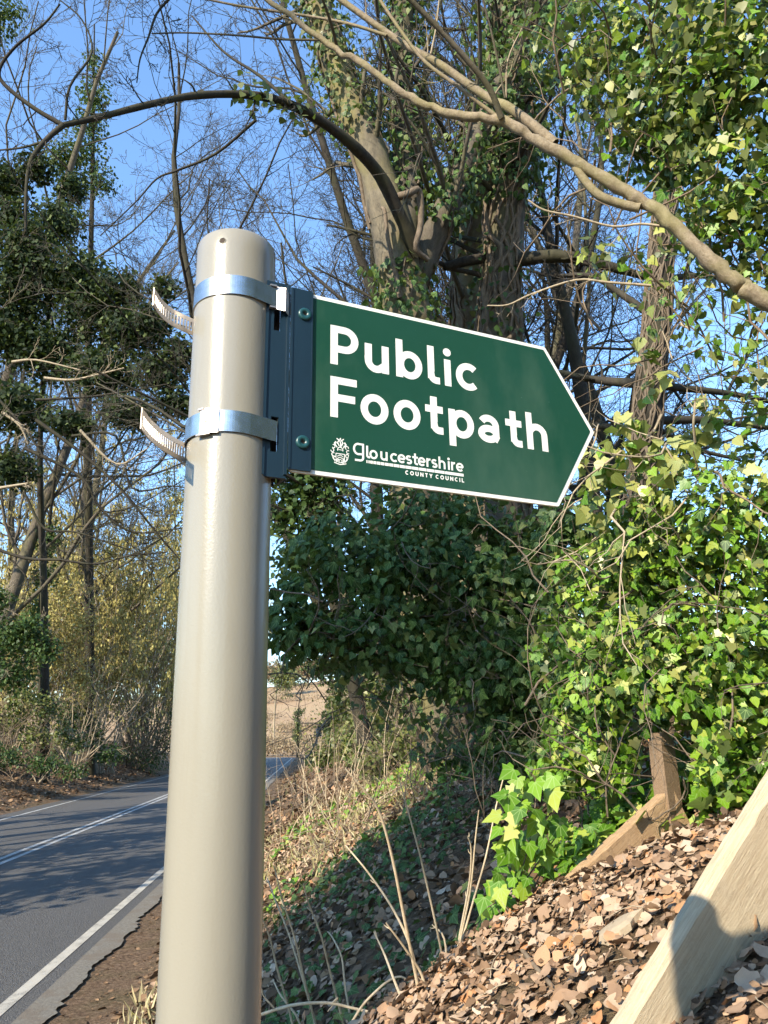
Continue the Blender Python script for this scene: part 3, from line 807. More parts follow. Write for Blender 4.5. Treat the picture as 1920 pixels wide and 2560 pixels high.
def beam(name, A, B, h, th, mat, label, cat, chamf=.012, tilt=0.0):
    """a board on edge from A to B (its upper left arris), object x axis along it"""
    A, B = np.asarray(A, float), np.asarray(B, float); L = np.linalg.norm(B - A); x = (B - A) / L
    side = unit(np.cross(x, np.array([0, 0, 1.0]))); upv = np.cross(side, x)
    upv = unit(upv * math.cos(tilt) + side * math.sin(tilt)); side = np.cross(x, upv)
    sec = [(0, -h), (0, -chamf * .4), (chamf * .4, 0), (th - chamf, 0), (th, -chamf), (th, -h)]    # (side, up)
    rg = np.random.default_rng(len(name)); n = 26; V_, F_ = [], []
    for i in range(n + 1):
        q = i / n * L; e = .0022
        sh = 0 if 0 < i < n else .004
        for a, b_ in sec:
            V_.append((q, a * (1 - sh * 4) + rg.normal(0, e * .5), b_ * (1 - sh) + rg.normal(0, e * .5)))
    k = len(sec)
    for i in range(n):
        for j in range(k): F_.append((i * k + j, i * k + (j + 1) % k, (i + 1) * k + (j + 1) % k, (i + 1) * k + j))
    F_ += [tuple(range(k))[::-1], tuple(range(n * k, n * k + k))]
    o = bpy.data.objects.new(name, meshdata(name, V_, F_, mat)); col.objects.link(o)
    mm = Matrix.Identity(4)
    for i in range(3): mm[i][0] = x[i]; mm[i][1] = side[i]; mm[i][2] = upv[i]; mm[i][3] = A[i]
    o.matrix_world = mm
    return tag(o, label, cat)
A_, B_ = W(1516, 2560, 1.50), W(1945, 1872, 1.84)
beam('timber_board', A_ - (B_ - A_) * .25, B_, .235, .040, MAT['timber'], 'thick pale sawn timber board sloping up out of the leaf litter in front', 'board', .016, .05)
beam('step_board', W(1395, 2205, 2.72), W(1660, 1968, 3.06), .17, .045, MAT['timber_old'], 'weathered step riser board half buried in dead leaves beside the stake', 'board', .006)
pb = W(1672, 2010, 3.03); pt = W(1676, 1828, 3.03)
def stake():
    zb = float(ground(pb[0], pb[1])) - .15; th_ = rad(38); c, s = math.cos(th_), math.sin(th_)
    hx_, hy_ = .045, .030; zt_ = pt[2]
    ring = [(-hx_, -hy_), (hx_, -hy_), (hx_, hy_), (-hx_, hy_)]
    V_, F_ = [], []
    for z, k in ((zb, 1.0), (zt_ - .19, 1.02), (zt_ - .10, 1.0), (zt_ - .045, .97)):
        for x, y in ring: V_.append((x * k, y * k, z - pb[2]))
    V_ += [(-hx_ * .55, -hy_ * .8, zt_ - .004 - pb[2]), (hx_ * .2, -hy_ * .8, zt_ - pb[2]), (hx_ * .2, hy_ * .8, zt_ - .003 - pb[2]), (-hx_ * .55, hy_ * .8, zt_ - .006 - pb[2])]
    for i in range(4):
        for j in range(4): F_.append((i * 4 + j, i * 4 + (j + 1) % 4, i * 4 + 4 + (j + 1) % 4, i * 4 + 4 + j))
    F_ += [(16, 17, 18, 19)]
    V_ = np.array(V_); V_ = np.column_stack([V_[:, 0] * c - V_[:, 1] * s, V_[:, 0] * s + V_[:, 1] * c, V_[:, 2]]) + pb
    o = mk('wooden_stake', V_, F_, MAT['peg']); return tag(o, 'short brown wooden stake with a chipped top standing in the ivy', 'stake')
stake()
def ghit(px, py):
    """distance at which the line of sight through a measured spot meets the ground"""
    t = np.arange(.8, 120, .01); P = CAM[None] + ((W(px, py, 1) - CAM)[None]) * t[:, None]
    k = np.argmax(P[:, 2] < ground(P[:, 0], P[:, 1])); return t[k]
# stone
st = np.random.default_rng(3); sc_ = W(1549, 2343, ghit(1549, 2343)); sv, sf = [], []
for j, (rr, z) in enumerate(((.6, -.02), (1, 0), (.95, .018), (.6, .026), (.02, .027))):
    for i in range(11):
        a = i * 2 * math.pi / 11; k = rr * (1 + .16 * math.sin(3 * a + 1) + .1 * math.cos(5 * a))
        sv.append(sc_ + np.array([math.cos(a) * .058 * k, math.sin(a) * .045 * k, z + .55 * math.cos(a) * .058 * k + .012]))
for j in range(4):
    for i in range(11): sf.append((j * 11 + i, j * 11 + (i + 1) % 11, j * 11 + 11 + (i + 1) % 11, j * 11 + 11 + i))
tag(mk('stone', sv, sf, MAT['stone'], None, False), 'flat pale stone lying among the dead leaves on the mound', 'stone')

def stick(name, pxs, label, r0=.006, r1=.004, mat='twig_brown', cat='twig', lift=.012):
    P = []
    for q in pxs: P.append(W(q[0], q[1], ghit(q[0], q[1])) + np.array([0, 0, lift]))
    T = Tubes(); T.poly(P, r0, r1, 7); o = T.build(name, MAT[mat]); return tag(o, label, cat)
stick('fallen_twig', [(1277, 2346), (1333, 2421), (1388, 2487), (1440, 2555)], 'long curved brown twig lying on the leaf mound', .0075, .006)
stick('fallen_twig', [(1195, 2352), (1201, 2420), (1206, 2496)], 'short dark twig stuck upright in the leaf mound', .007, .005)
stick('fallen_twig', [(1340, 2215), (1480, 2165), (1600, 2150)], 'thin pale twig lying across the top of the leaf mound', .004, .003, 'twig_pale')
stick('fallen_twig', [(1380, 2115), (1430, 2112), (1470, 2122)], 'stubby pale stick among ivy leaves above the step board', .008, .006, 'twig_pale')

# dry stalks ----------------------------------------------------------
def S1(p): return (620 + p[0] * .434, 1600 + p[1] * .434)
clumps = [
 ('tall bare dry stalks rising from the left end of the leaf mound', [[(985, 2020), (900, 1600), (830, 1250), (760, 1000), (690, 890), (560, 740)], [(982, 2030), (940, 1780), (840, 1560), (700, 1350), (560, 1180)], [(1000, 1925), (900, 1770), (795, 1630)], [(920, 2140), (850, 1980), (790, 1820), (725, 1680)]]),
 ('single thin dry stalk leaning over the shaded bank', [[(1110, 1775), (1010, 1320), (940, 1050), (865, 780)], [(1130, 1720), (1060, 1640)]]),
 ('pale dry stalks fanning up beside the bright ivy spray', [[(1215, 1780), (1280, 1450), (1310, 1150), (1330, 980)], [(1225, 1780), (1290, 1530), (1370, 1250), (1429, 960), (1470, 800)], [(1210, 1770), (1275, 1400), (1285, 1200), (1265, 1130)]]),
 ('dry stalks standing closest beside the beige post', [[(390, 2230), (330, 1980), (270, 1720), (200, 1500), (150, 1300)], [(395, 2235), (300, 1900), (230, 1680), (150, 1480), (110, 1370)], [(260, 2230), (170, 1900), (130, 1730), (80, 1590)], [(300, 2212), (190, 2050), (145, 1960)]]),
 ('pair of dry stalks between the post and the mound', [[(555, 2230), (470, 1900), (420, 1700), (350, 1520), (320, 1400)], [(600, 2230), (560, 2000), (540, 1830), (490, 1720), (460, 1680)]]),
]
for lab, ls in clumps:
    b0 = S1(ls[0][0]); tb = min(ghit(b0[0], min(b0[1], 2600)), 3.4) if 'mound' not in lab or 'pair' in lab else ghit(b0[0], b0[1])
    tb = min(tb, 3.1)
    root = W(b0[0], b0[1], tb); root = np.array([root[0], root[1], float(ground(root[0], root[1]))])
    th_ = thing('dry_stalk_clump', root, lab, 'plant', 'dry stalks on the bank')
    for li, l in enumerate(ls):
        P = [W(*S1(p), tb + .05 * k * (1 if li % 2 else -.6)) for k, p in enumerate(l)]
        if P[0][2] > root[2] + .02: P = [np.array([P[0][0] + .01, P[0][1] + .02, float(ground(P[0][0], P[0][1])) - .02])] + P
        T = Tubes(); c = T.poly(P, .0058, .0026, 7)
        rg = np.random.default_rng(li + len(lab))
        for k in range(3, len(c) - 1, 4):     # nodes with bud scars
            d = unit(c[k + 1] - c[k]); T.add(np.array([c[k] - d * .004, c[k], c[k] + d * .004]), np.array([.004, .0062, .004]) * (1 - .4 * k / len(c)), 6)
            if rg.random() < .5:
                e = unit(np.cross(d, rg.normal(size=3))); T.add(np.array([c[k], c[k] + e * .01 + d * .008, c[k] + e * .014 + d * .02]), np.array([.0024, .002, .001]), 5)
        T.build('stalk', MAT['stalk'], th_)
P = [W(*S1(p), 2.75) for p in [(40, 2170), (250, 2105), (450, 2090), (600, 2120), (890, 2190), (1000, 2230)]]
T = Tubes(); T.poly(P, .006, .004, 7)
T.poly([W(*S1(p), 2.75) for p in [(150, 2120), (90, 2050), (80, 2010)]], .004, .002, 6); T.poly([W(*S1(p), 2.75) for p in [(480, 2095), (520, 2060), (460, 2140)]], .003, .002, 5)
tag(T.build('fallen_branch', MAT['stalk']), 'thin dry branch lying low across the foot of the stalks', 'branch')
P = [W(*S1(p), 2.7) for p in [(600, 2200), (650, 2120), (700, 2060), (800, 1970), (880, 1940), (950, 1985)]]
T = Tubes(); T.poly(P, .005, .0035, 7); tag(T.build('dry_bramble', MAT['stalk']), 'dry bramble stem arching over the shaded ivy', 'bramble')

# ------------------------------------------------------------------ dead leaves and ground ivy on the banks
def ground_normal(x, y, e=.04):
    return unit(np.stack([-(ground(x + e, y) - ground(x - e, y)) / (2 * e), -(ground(x, y + e) - ground(x, y - e)) / (2 * e), np.ones_like(x)], -1))
def curl(tm, k, tw):
    v, f, uv = tm; w = v.copy(); w[:, 2] += k * (w[:, 0] ** 2) * 2.2 + tw * w[:, 0] * w[:, 1] + .25 * k * np.sin(w[:, 1] * 5); return w, f, uv
DEADT = [crumpled(1), crumpled(2, (.5, .5)), crumpled(3, (.5, .38), .12), crumpled(4, (.5, .46), .16), crumpled(5, (.5, .33))]
DEADL = [crumpled(s_, (.5, w_), 0, 3, 4) for s_, w_ in ((1, .42), (2, .5), (3, .38), (4, .46), (5, .33))]
def litter(name, n, xr, yr, size, mat, seed, keep=None, single=0, jit=.45, lift=.02):
    rng = np.random.default_rng(seed)
    x = rng.uniform(*xr, n); y = rng.uniform(*yr, n)
    if keep is not None: k = keep(x, y, rng); x, y = x[k], y[k]
    n = len(x); Nn = unit(ground_normal(x, y) + rng.normal(0, jit, (n, 3)))
    T = rng.normal(size=(n, 3)) * np.array([1, 1, .3]); M = frames(Nn, T)
    pos = np.stack([x, y, ground(x, y) + rng.uniform(0, lift, n)], -1); s = rng.uniform(*size, n)
    for i, tm in enumerate(DEADT if single else DEADL):
        q = np.arange(n) % 5 == i
        leaves(name, tm, pos[q], M[q], s[q], MAT[mat], G, 'stuff', single // 5, 'fallen_leaf')
near = lambda x, y, r: (uof(x, y) > 1.5)
litter('leaf_litter', 8000, (-.7, 1.9), (1.35, 3.75), (.020, .060), 'dead', 1, near, 285, .27, .022)
litter('leaf_litter', 1500, (-.7, 1.9), (1.35, 3.75), (.012, .04), 'dead_dark', 2, near, 0, .55, .035)
litter('leaf_litter', 4500, (-.7, 1.9), (1.35, 3.75), (.008, .022), 'dead', 12, near, 0, .6, .03)
litter('leaf_litter', 4000, (-.7, 1.9), (1.35, 3.75), (.006, .02), 'dead_dark', 13, near, 0, .6, .035)
rg = np.random.default_rng(77); nT = 260; x = rg.uniform(-.6, 1.7, nT); y = rg.uniform(1.4, 3.6, nT)
T = Tubes(); S_ = np.stack([x, y, ground(x, y) + .02], -1); pts_, r_ = grow(S_, rg.normal(size=(nT, 3)) * np.array([1, 1, .25]), rg.uniform(.03, .13, nT), rg.uniform(.0008, .0022, nT), 5, .2, (0, 0, 0), rg); T.add(pts_, r_, 4); T.build('twig_litter', MAT['twig_pale'], G, 'stuff')
litter('bank_leaf_litter', 14000, (-2.6, 2.6), (3.4, 13), (.03, .07), 'dead', 3, lambda x, y, r: (uof(x, y) > 1.0 + .5 * r.random(len(x))), 0, .5, .03)
litter('bank_leaf_litter', 8500, (-2.8, 2.6), (3.4, 16), (.04, .09), 'dead_dark', 4, lambda x, y, r: (uof(x, y) > .75 + .5 * r.random(len(x))), 0, .4, .02)
litter('verge_leaf_litter', 2600, (-3.4, -1.2), (4, 16), (.02, .05), 'dead_dark', 5, lambda x, y, r: (uof(x, y) > .15 + .8 * r.random(len(x)) ** 1.3), 0, .25, .006)
litter('far_leaf_litter', 9000, (-16, -8), (14, 50), (.08, .17), 'dead_dark', 6, lambda x, y, r: (uof(x, y) < -7.0 - .3 * r.random(len(x))), 0, .4, .03)
litter('far_leaf_litter', 3500, (-16, -8), (14, 50), (.07, .14), 'dead', 7, lambda x, y, r: (uof(x, y) < -7.05 - .3 * r.random(len(x))), 0, .4, .03)

litter('verge_leaf_litter', 5000, (-6.5, -.5), (12, 46), (.06, .13), 'dead_dark', 14, lambda x, y, r: (uof(x, y) > .5 + .5 * r.random(len(x))) & (uof(x, y) < 4), 0, .4, .03)
litter('verge_leaf_litter', 3000, (-6.5, -.5), (12, 46), (.05, .11), 'dead', 15, lambda x, y, r: (uof(x, y) > .9 + .5 * r.random(len(x))) & (uof(x, y) < 4), 0, .4, .03)
def clear_stake(P):
    """keep the stake and the step board free of leaves"""
    rel = P - CAM; z = rel @ fw; sx = 960 + FPX * (rel @ RT) / z; sy = 1280 - FPX * (rel @ UP) / z
    a = (sx > 1615) & (sx < 1735) & (sy > 1800) & (sy < 2040) & (z < 3.12)
    b = (z < 3.05) & (sy > 2240 - (sx - 1380) * .86) & (sx > 1400) & (sx < 1660)
    c_ = (z < 2.9) & (sx > 1640) & (sy > 2010)
    return ~(a | b | c_)
def ground_ivy(n, xr, yr, size, mat, seed, keep, label, single=150, root=None, hgt=.10):
    rng = np.random.default_rng(seed); x = rng.uniform(*xr, n); y = rng.uniform(*yr, n); k = keep(x, y, rng); x, y = x[k], y[k]; n = len(x)
    z = ground(x, y); th_ = thing('ground_ivy', (x.mean(), y.mean(), float(ground(x.mean(), y.mean()))), label, 'ivy', 'ivy creeping over the bank')
    Nn = unit(ground_normal(x, y) * .8 + rng.normal(0, .4, (n, 3)) + SUNDIR * .2); T = rng.normal(size=(n, 3)) + np.array([-.3, -.5, -.5])
    pos = np.stack([x, y, z + hgt * rng.random(n) ** 1.5 + .015], -1)
    ok = clear_stake(pos); leaves('foliage', IVY, pos[ok], frames(Nn, T)[ok], rng.uniform(*size, n)[ok], MAT[mat], th_, 'stuff', single)
def patch(x, y, s=1.0, o=0): return np.sin(x * 1.9 * s + o) + np.sin(y * 1.3 * s + 1.7 * o + x) + .6 * np.sin(x * 4.1 - y * 3.3)
ground_ivy(5200, (-1.6, 2.4), (4.2, 13), (.05, .085), 'ivy_lit', 21, lambda x, y, r: (uof(x, y) > 1.75) & (patch(x, y) + r.normal(0, .5, len(x)) > -.1) & (y > 7.2) & (uof(x, y) < 4.2), 'low ivy creeping over the sunlit strip of bank beyond the stalks', 120)
ground_ivy(3600, (-1.2, 2.0), (3.5, 7.6), (.035, .07), 'ivy_shaded', 22, lambda x, y, r: (uof(x, y) > 1.8) & (patch(x, y, 1.2, 2) + r.normal(0, .6, len(x)) > .25), 'dark green ivy covering the shaded bank below the ivy bush', 280)
ground_ivy(2600, (.55, 2.2), (2.75, 4.0), (.05, .08), 'ivy_lit', 23, lambda x, y, r: (y > 3.1 - .25 * (x - .9)) & (x + .35 * y > 1.95), 'bright glossy ivy spreading over the ground round the wooden stake', 280, hgt=.16)

# ------------------------------------------------------------------ ivy masses on the right
def ivy_mass(name, label, cat, blobs, size, mats, seed, single=300, tmpl=(IVY, IVYM), hang=1.0, stems=40, stem_mat='vine', inner=.55, group=None, base=None, jit=.45, thin=1.0, dens=1.0, hole=-.55):
    """blobs: (px, py, distance, (rx, ry, rz), count)"""
    rng = np.random.default_rng(seed); P, D = [], []
    cs_ = [W(b[0], b[1], b[2]) for b in blobs]
    cm = np.mean(cs_, 0) if base is None else np.asarray(base, float)
    th_ = thing(name, (cm[0], cm[1], float(ground(cm[0], cm[1]))), label, cat, group)
    for c, b in zip(cs_, blobs):
        view = unit(CAM - c + np.array([-2.5, -1.0, 1.5])); p, d = blob(c, b[3], int(b[4] * dens), rng, inner, view, -.35)
        P.append(p); D.append(d)
    cnt_ = [len(p) for p in P]; P = np.concatenate(P); D = np.concatenate(D); msk1 = P[:, 2] > ground(P[:, 0], P[:, 1]) - .02; P, D = P[msk1], D[msk1]
    ok = msk2 = (np.linalg.norm(P - CAM, axis=1) > 1.9) & clear_stake(P); P, D = P[ok], D[ok]
    g3 = np.sin(P[:, 0] * 8.3 + 2 * np.sin(P[:, 2] * 4.1)) * np.cos(P[:, 1] * 7.1 + 1) + np.sin(P[:, 2] * 10.3 + 3 * P[:, 0]) * .8 + rng.normal(0, .25, len(P))
    outer = ((P - np.repeat(np.array(cs_), cnt_, 0)[msk1][msk2]) / np.repeat(np.array([b[3] for b in blobs]), cnt_, 0)[msk1][msk2]); outer = np.linalg.norm(outer, axis=1)
    ok = ~((g3 < hole) & (outer > .62)); P, D = P[ok], D[ok]
    if thin < 1: ok = rng.random(len(P)) < thin; P, D = P[ok], D[ok]
    M = ivy_orient(D * .8 + SUNDIR * .12, rng, hang, jit); s = rng.uniform(*size, len(P)) * rng.choice([1, 1, .7], len(P))
    pick = rng.random(len(P)); k = len(mats)
    for i, (mn, w0, w1) in enumerate(mats):
        q = (pick >= w0) & (pick < w1)
        for j, tm in enumerate(tmpl):
            qq = q & (np.arange(len(P)) % len(tmpl) == j)
            sing = int(single * (w1 - w0) / len(tmpl))
            leaves('foliage', tm, P[qq], M[qq], s[qq], MAT[mn], th_, 'stuff', sing)
    if stems:
        T = Tubes(); i = rng.integers(0, len(cs_), stems); S = np.array(cs_)[i] + rng.normal(0, .15, (stems, 3)); S[:, 2] -= .2
        pts, r = grow(S, rng.normal(size=(stems, 3)) + np.array([-.3, -.4, .3]), rng.uniform(.4, .9, stems), rng.uniform(.003, .007, stems), 8, .3, (0, 0, .02), rng)
        T.add(pts, r, 5); branches(T, pts, r, rng, [dict(k=4, lr=.5, n=5, w=.3, sides=4)], .0012)
        T.build('stems', MAT[stem_mat], th_, 'stuff')
    return th_

R3 = lambda a, b=None, c=None: (a, b or a, c or a)
ivy_mass('ivy_thicket', 'sunlit bright green ivy thicket filling the bank above the wooden stake', 'ivy',
 [(1500, 1480, 3.7, R3(.30, .3, .26), 650), (1620, 1420, 3.5, R3(.34), 750), (1760, 1380, 3.3, R3(.36), 800), (1890, 1330, 3.2, R3(.35), 700),
  (1480, 1640, 3.7, R3(.32), 750), (1620, 1600, 3.4, R3(.38), 900), (1780, 1560, 3.2, R3(.4), 950), (1900, 1560, 3.1, R3(.36), 650),
  (1430, 1800, 3.7, R3(.24), 480), (1560, 1780, 3.4, R3(.34), 800), (1700, 1740, 3.2, R3(.34), 800), (1860, 1760, 3.05, R3(.36), 850), (1390, 1880, 3.6, R3(.16), 190),
  (1540, 1900, 3.3, R3(.22, .22, .14), 330), (1820, 1920, 3.0, R3(.3, .3, .14), 500), (1920, 1900, 2.9, R3(.26, .26, .18), 380), (1440, 1920, 3.3, R3(.2, .2, .12), 230), (2050, 1400, 3.2, R3(.4), 420), (2060, 1650, 3.0, R3(.4), 420), (2220, 1330, 3.4, R3(.45), 420), (2260, 1600, 3.2, R3(.45), 420), (2120, 1830, 3.0, R3(.32), 300), (2420, 1450, 3.5, R3(.5), 420)],
 (.026, .060), [('ivy_lit', 0, .68), ('olive', .68, .79), ('ivy_shaded', .79, .95), ('ivy_yellow', .95, 1.01)], 31, 300, (IVY, IVY, IVYM), 1.0, 90, inner=.25, jit=.7, dens=1.45, hole=-.3)
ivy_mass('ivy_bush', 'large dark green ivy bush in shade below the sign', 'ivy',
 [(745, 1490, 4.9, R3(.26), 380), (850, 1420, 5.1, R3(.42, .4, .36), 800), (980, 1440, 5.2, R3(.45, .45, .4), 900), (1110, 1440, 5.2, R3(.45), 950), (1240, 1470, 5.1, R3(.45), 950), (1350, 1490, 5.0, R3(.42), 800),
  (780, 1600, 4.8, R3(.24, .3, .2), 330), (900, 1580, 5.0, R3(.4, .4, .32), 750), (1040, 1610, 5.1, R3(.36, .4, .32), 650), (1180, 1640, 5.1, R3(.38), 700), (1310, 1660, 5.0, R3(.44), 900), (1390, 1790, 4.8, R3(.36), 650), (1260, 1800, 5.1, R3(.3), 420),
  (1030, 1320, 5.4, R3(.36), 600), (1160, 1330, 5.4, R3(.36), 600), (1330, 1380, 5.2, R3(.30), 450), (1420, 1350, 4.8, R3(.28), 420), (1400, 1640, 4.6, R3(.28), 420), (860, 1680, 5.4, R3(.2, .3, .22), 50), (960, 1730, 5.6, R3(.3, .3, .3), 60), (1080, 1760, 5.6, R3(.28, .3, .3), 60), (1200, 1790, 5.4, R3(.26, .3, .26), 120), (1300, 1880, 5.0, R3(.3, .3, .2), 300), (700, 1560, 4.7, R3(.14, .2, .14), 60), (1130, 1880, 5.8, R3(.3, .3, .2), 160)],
 (.045, .08), [('ivy_shaded', 0, .98), ('ivy_yellow', .98, 1.01)], 32, 300, (IVYM, IVY, IVYM), 1.1, 120, 'vine', .2, jit=.65, dens=1.2)
ivy_mass('ivy_canopy', 'ivy canopy with yellowish sunlit leaves hanging over the top corner of the scene', 'ivy',
 [(1450, 90, 3.9, R3(.3, .3, .2), 420), (1580, 130, 3.6, R3(.36, .36, .26), 620), (1720, 90, 3.4, R3(.38), 700), (1870, 80, 3.3, R3(.36), 650), (1480, 210, 3.8, R3(.24, .24, .18), 240),
  (1640, 270, 3.5, R3(.32), 560), (1790, 260, 3.3, R3(.38), 750), (1910, 300, 3.2, R3(.32), 560), (1720, 390, 3.4, R3(.26), 350), (1840, 440, 3.2, R3(.34), 620), (1920, 520, 3.1, R3(.3), 480),
  (1640, 390, 3.5, R3(.2, .2, .24), 160), (1880, 620, 3.1, R3(.26, .26, .24), 190), (1915, 740, 3.1, R3(.22), 130), (1760, 560, 3.4, R3(.2), 70), (1640, 690, 3.5, R3(.24), 55), (1720, 760, 3.3, R3(.22), 60),
  (1905, 900, 3.1, R3(.18), 80), (1850, 860, 3.2, R3(.2), 40), (1912, 1060, 3.1, R3(.17), 70), (1915, 1200, 3.1, R3(.2), 110), (1790, 840, 3.3, R3(.16), 30), (1500, 640, 3.6, R3(.12), 30), (1580, 350, 3.6, R3(.12), 50), (2060, 150, 3.3, R3(.4), 380), (2100, 430, 3.2, R3(.4), 380), (2080, 720, 3.1, R3(.34), 220), (2260, 260, 3.4, R3(.45), 380), (2240, 600, 3.3, R3(.4), 300)],
 (.030, .058), [('ivy_lit', 0, .34), ('olive', .34, .66), ('ivy_shaded', .66, .86), ('ivy_yellow', .86, 1.01)], 33, 300, (IVYM, IVY), .9, 80, 'twig_brown', .35, base=(2.2, 3.0, 0), jit=.75, dens=1.25)
ivy_mass('ivy_spray', 'loose spray of pale yellow green ivy leaves beside the pointed end of the sign', 'ivy',
 [(1520, 1150, 3.4, R3(.15, .15, .13), 46), (1620, 1170, 3.4, R3(.15), 52), (1700, 1130, 3.4, R3(.12, .12, .16), 40), (1500, 1260, 3.4, R3(.1, .1, .12), 28), (1760, 1060, 3.4, R3(.11), 30), (1660, 1270, 3.4, R3(.14), 40), (1580, 1060, 3.5, R3(.09), 18), (1640, 960, 3.5, R3(.08), 12), (1620, 860, 3.5, R3(.08, .08, .12), 14)],
 (.055, .085), [('ivy_yellow', 0, .8), ('ivy_lit', .8, 1.01)], 34, 280, (IVYM, IVY), 1.2, 16, 'twig_pale', .2, base=W(1560, 1400, 3.5), hole=-9)
# the near spray: every leaf its own
def poly_pts(poly, n, rng):
    poly = np.array(poly, float); out = []
    lo, hi = poly.min(0), poly.max(0)
    while len(out) < n:
        p = rng.uniform(lo, hi); c = False; j = len(poly) - 1
        for i in range(len(poly)):
            a, b = poly[i], poly[j]
            if (a[1] > p[1]) != (b[1] > p[1]) and p[0] < (b[0] - a[0]) * (p[1] - a[1]) / (b[1] - a[1]) + a[0]: c = not c
            j = i
        if c: out.append(p)
    return out
rg = np.random.default_rng(8)
pp = poly_pts([(1285, 1915), (1400, 1935), (1400, 2090), (1350, 2190), (1310, 2270), (1230, 2340), (1195, 2250), (1235, 2150), (1250, 2030)], 95, rg)
pos = np.array([W(q[0], q[1], 2.78 + rg.normal(0, .07)) for q in pp])
spr = thing('ivy_spray', (pos[:, 0].mean(), pos[:, 1].mean() + .05, float(ground(pos[:, 0].mean(), pos[:, 1].mean()))), 'spray of large bright green ivy leaves trailing over the left edge of the leaf mound', 'ivy')
leaves('foliage', IVY, pos, ivy_orient(unit(CAM - pos) * .5 + SUNDIR * .6, rg, 1.1, .6), rg.uniform(.045, .085, len(pos)), MAT['ivy_lit'], spr, 'stuff', 300)
T = Tubes()
for l in ([(1290, 2330), (1300, 2200), (1330, 2080), (1340, 1960), (1320, 1925)], [(1285, 2330), (1250, 2260), (1215, 2270)], [(1300, 2220), (1370, 2120), (1400, 2080)], [(1280, 2340), (1330, 2230), (1390, 2110)]):
    T.poly([W(*q, 2.8) for q in l], .003, .0018, 5)
T.build('stem', MAT['vine'], spr)

# ------------------------------------------------------------------ the leaning tree whose limb crosses the top of the picture
tr = thing('leaning_ash', (2.75, 2.1, float(ground(2.75, 2.1))), 'pale barked limb slanting down across the top from a leaning tree beside the path', 'tree')
T = Tubes(); lim = [W(676, 0, 3.15), W(798, 93, 3.1), W(895, 152, 3.05), W(980, 211, 3.0), W(1064, 262, 2.96), W(1170, 291, 2.9), W(1256, 306, 2.86), W(1343, 351, 2.82), W(1443, 408, 2.78), W(1547, 469, 2.74), W(1625, 516, 2.7), W(1699, 577, 2.66), W(1786, 664, 2.62), W(1851, 712, 2.6), W(1920, 755, 2.58)]
lim = [lim[0] + (lim[0] - lim[1]) * 1.5] + lim + [np.array([1.75, 2.2, 3.12]), np.array([2.3, 2.14, 2.75]), np.array([2.75, 2.1, float(ground(2.75, 2.1)) - .1])]
c = catmull(lim, 5); n = len(c); rg = np.random.default_rng(41)
rv_ = [.010, .012, .0135, .0145, .0155, .017, .019, .021, .0225, .024, .025, .026, .027, .029, .0315, .034, .038, .05, .07]; rv_ = [.9 * q for q in rv_]; rr = np.interp(np.linspace(0, len(rv_) - 1, n), np.arange(len(rv_)), rv_); rr *= 1 + rg.normal(0, .045, n) + .06 * np.sin(np.arange(n) * .9) + .10 * (rg.random(n) < .08); c = c + rg.normal(0, .004, c.shape)
T.add(c, rr, 12); T.build('limb', MAT['limb'], tr)
def sub(name, pxs, t0, t1, r0, r1, mat='limb', parent=tr, kids=3, kl=.35, sides=8):
    T = Tubes(); ts = np.linspace(t0, t1, len(pxs)); c = T.poly([W(a, b, t) for (a, b), t in zip(pxs, ts)], r0, r1, sides)
    if kids: branches(T, c[None], np.linspace(r0, r1, len(c))[None], np.random.default_rng(int(pxs[0][0])), [dict(k=kids, lr=.22 * kl / .35, rr=.35, n=6, w=.2, t0=.15), dict(k=3, lr=.5, rr=.6, n=4, w=.25)], .0014)
    return T.build(name, MAT[mat], parent)
sub('branch', [(1387, 360), (1330, 312), (1265, 265), (1233, 253), (1170, 211), (1098, 160), (1022, 118), (959, 76), (853, 0), (800, -40)], 2.81, 3.2, .020, .011, kids=6)
sub('branch', [(1254, 296), (1225, 224), (1170, 152), (1094, 68), (1026, 0), (990, -40)], 2.84, 2.7, .012, .009, 'bark_grey', kids=3)
sub('branch', [(1250, 298), (1149, 219), (1064, 156), (1001, 76), (950, 0)], 2.86, 3.0, .008, .006, kids=3)
sub('branch', [(967, 89), (870, 59), (756, 38), (600, 15), (480, -10)], 3.1, 3.3, .007, .004, kids=5)
sub('branch', [(798, 100), (700, 98), (600, 89), (470, 82), (380, 84)], 3.1, 3.3, .005, .003, 'bark_grey', kids=5)
sub('branch', [(841, 112), (828, 60), (807, 0)], 3.08, 2.95, .007, .005, 'bark_grey', kids=1)
sub('branch', [(1600, 520), (1560, 512), (1500, 490), (1465, 455), (1440, 420), (1430, 405)], 2.71, 2.80, .017, .014, kids=1)
sub('branch', [(1660, 566), (1600, 560), (1530, 566), (1430, 540), (1360, 525), (1320, 500)], 2.7, 2.75, .005, .003, 'twig_pale', kids=4)
sub('branch', [(1628, 714), (1520, 706), (1440, 700), (1330, 735), (1270, 762), (1218, 764)], 2.9, 2.95, .0055, .0025, 'twig_pale', kids=4)
sub('branch', [(1263, 245), (1240, 130), (1208, 0)], 2.8, 2.75, .005, .004, 'bark_grey', kids=2)
sub('branch', [(1265, 245), (1270, 150), (1305, 70)], 2.8, 2.75, .004, .002, 'twig_pale', kids=2)
sub('branch', [(1077, 135), (1090, 70), (1098, 0)], 3.0, 3.0, .004, .003, 'twig_pale', kids=2)

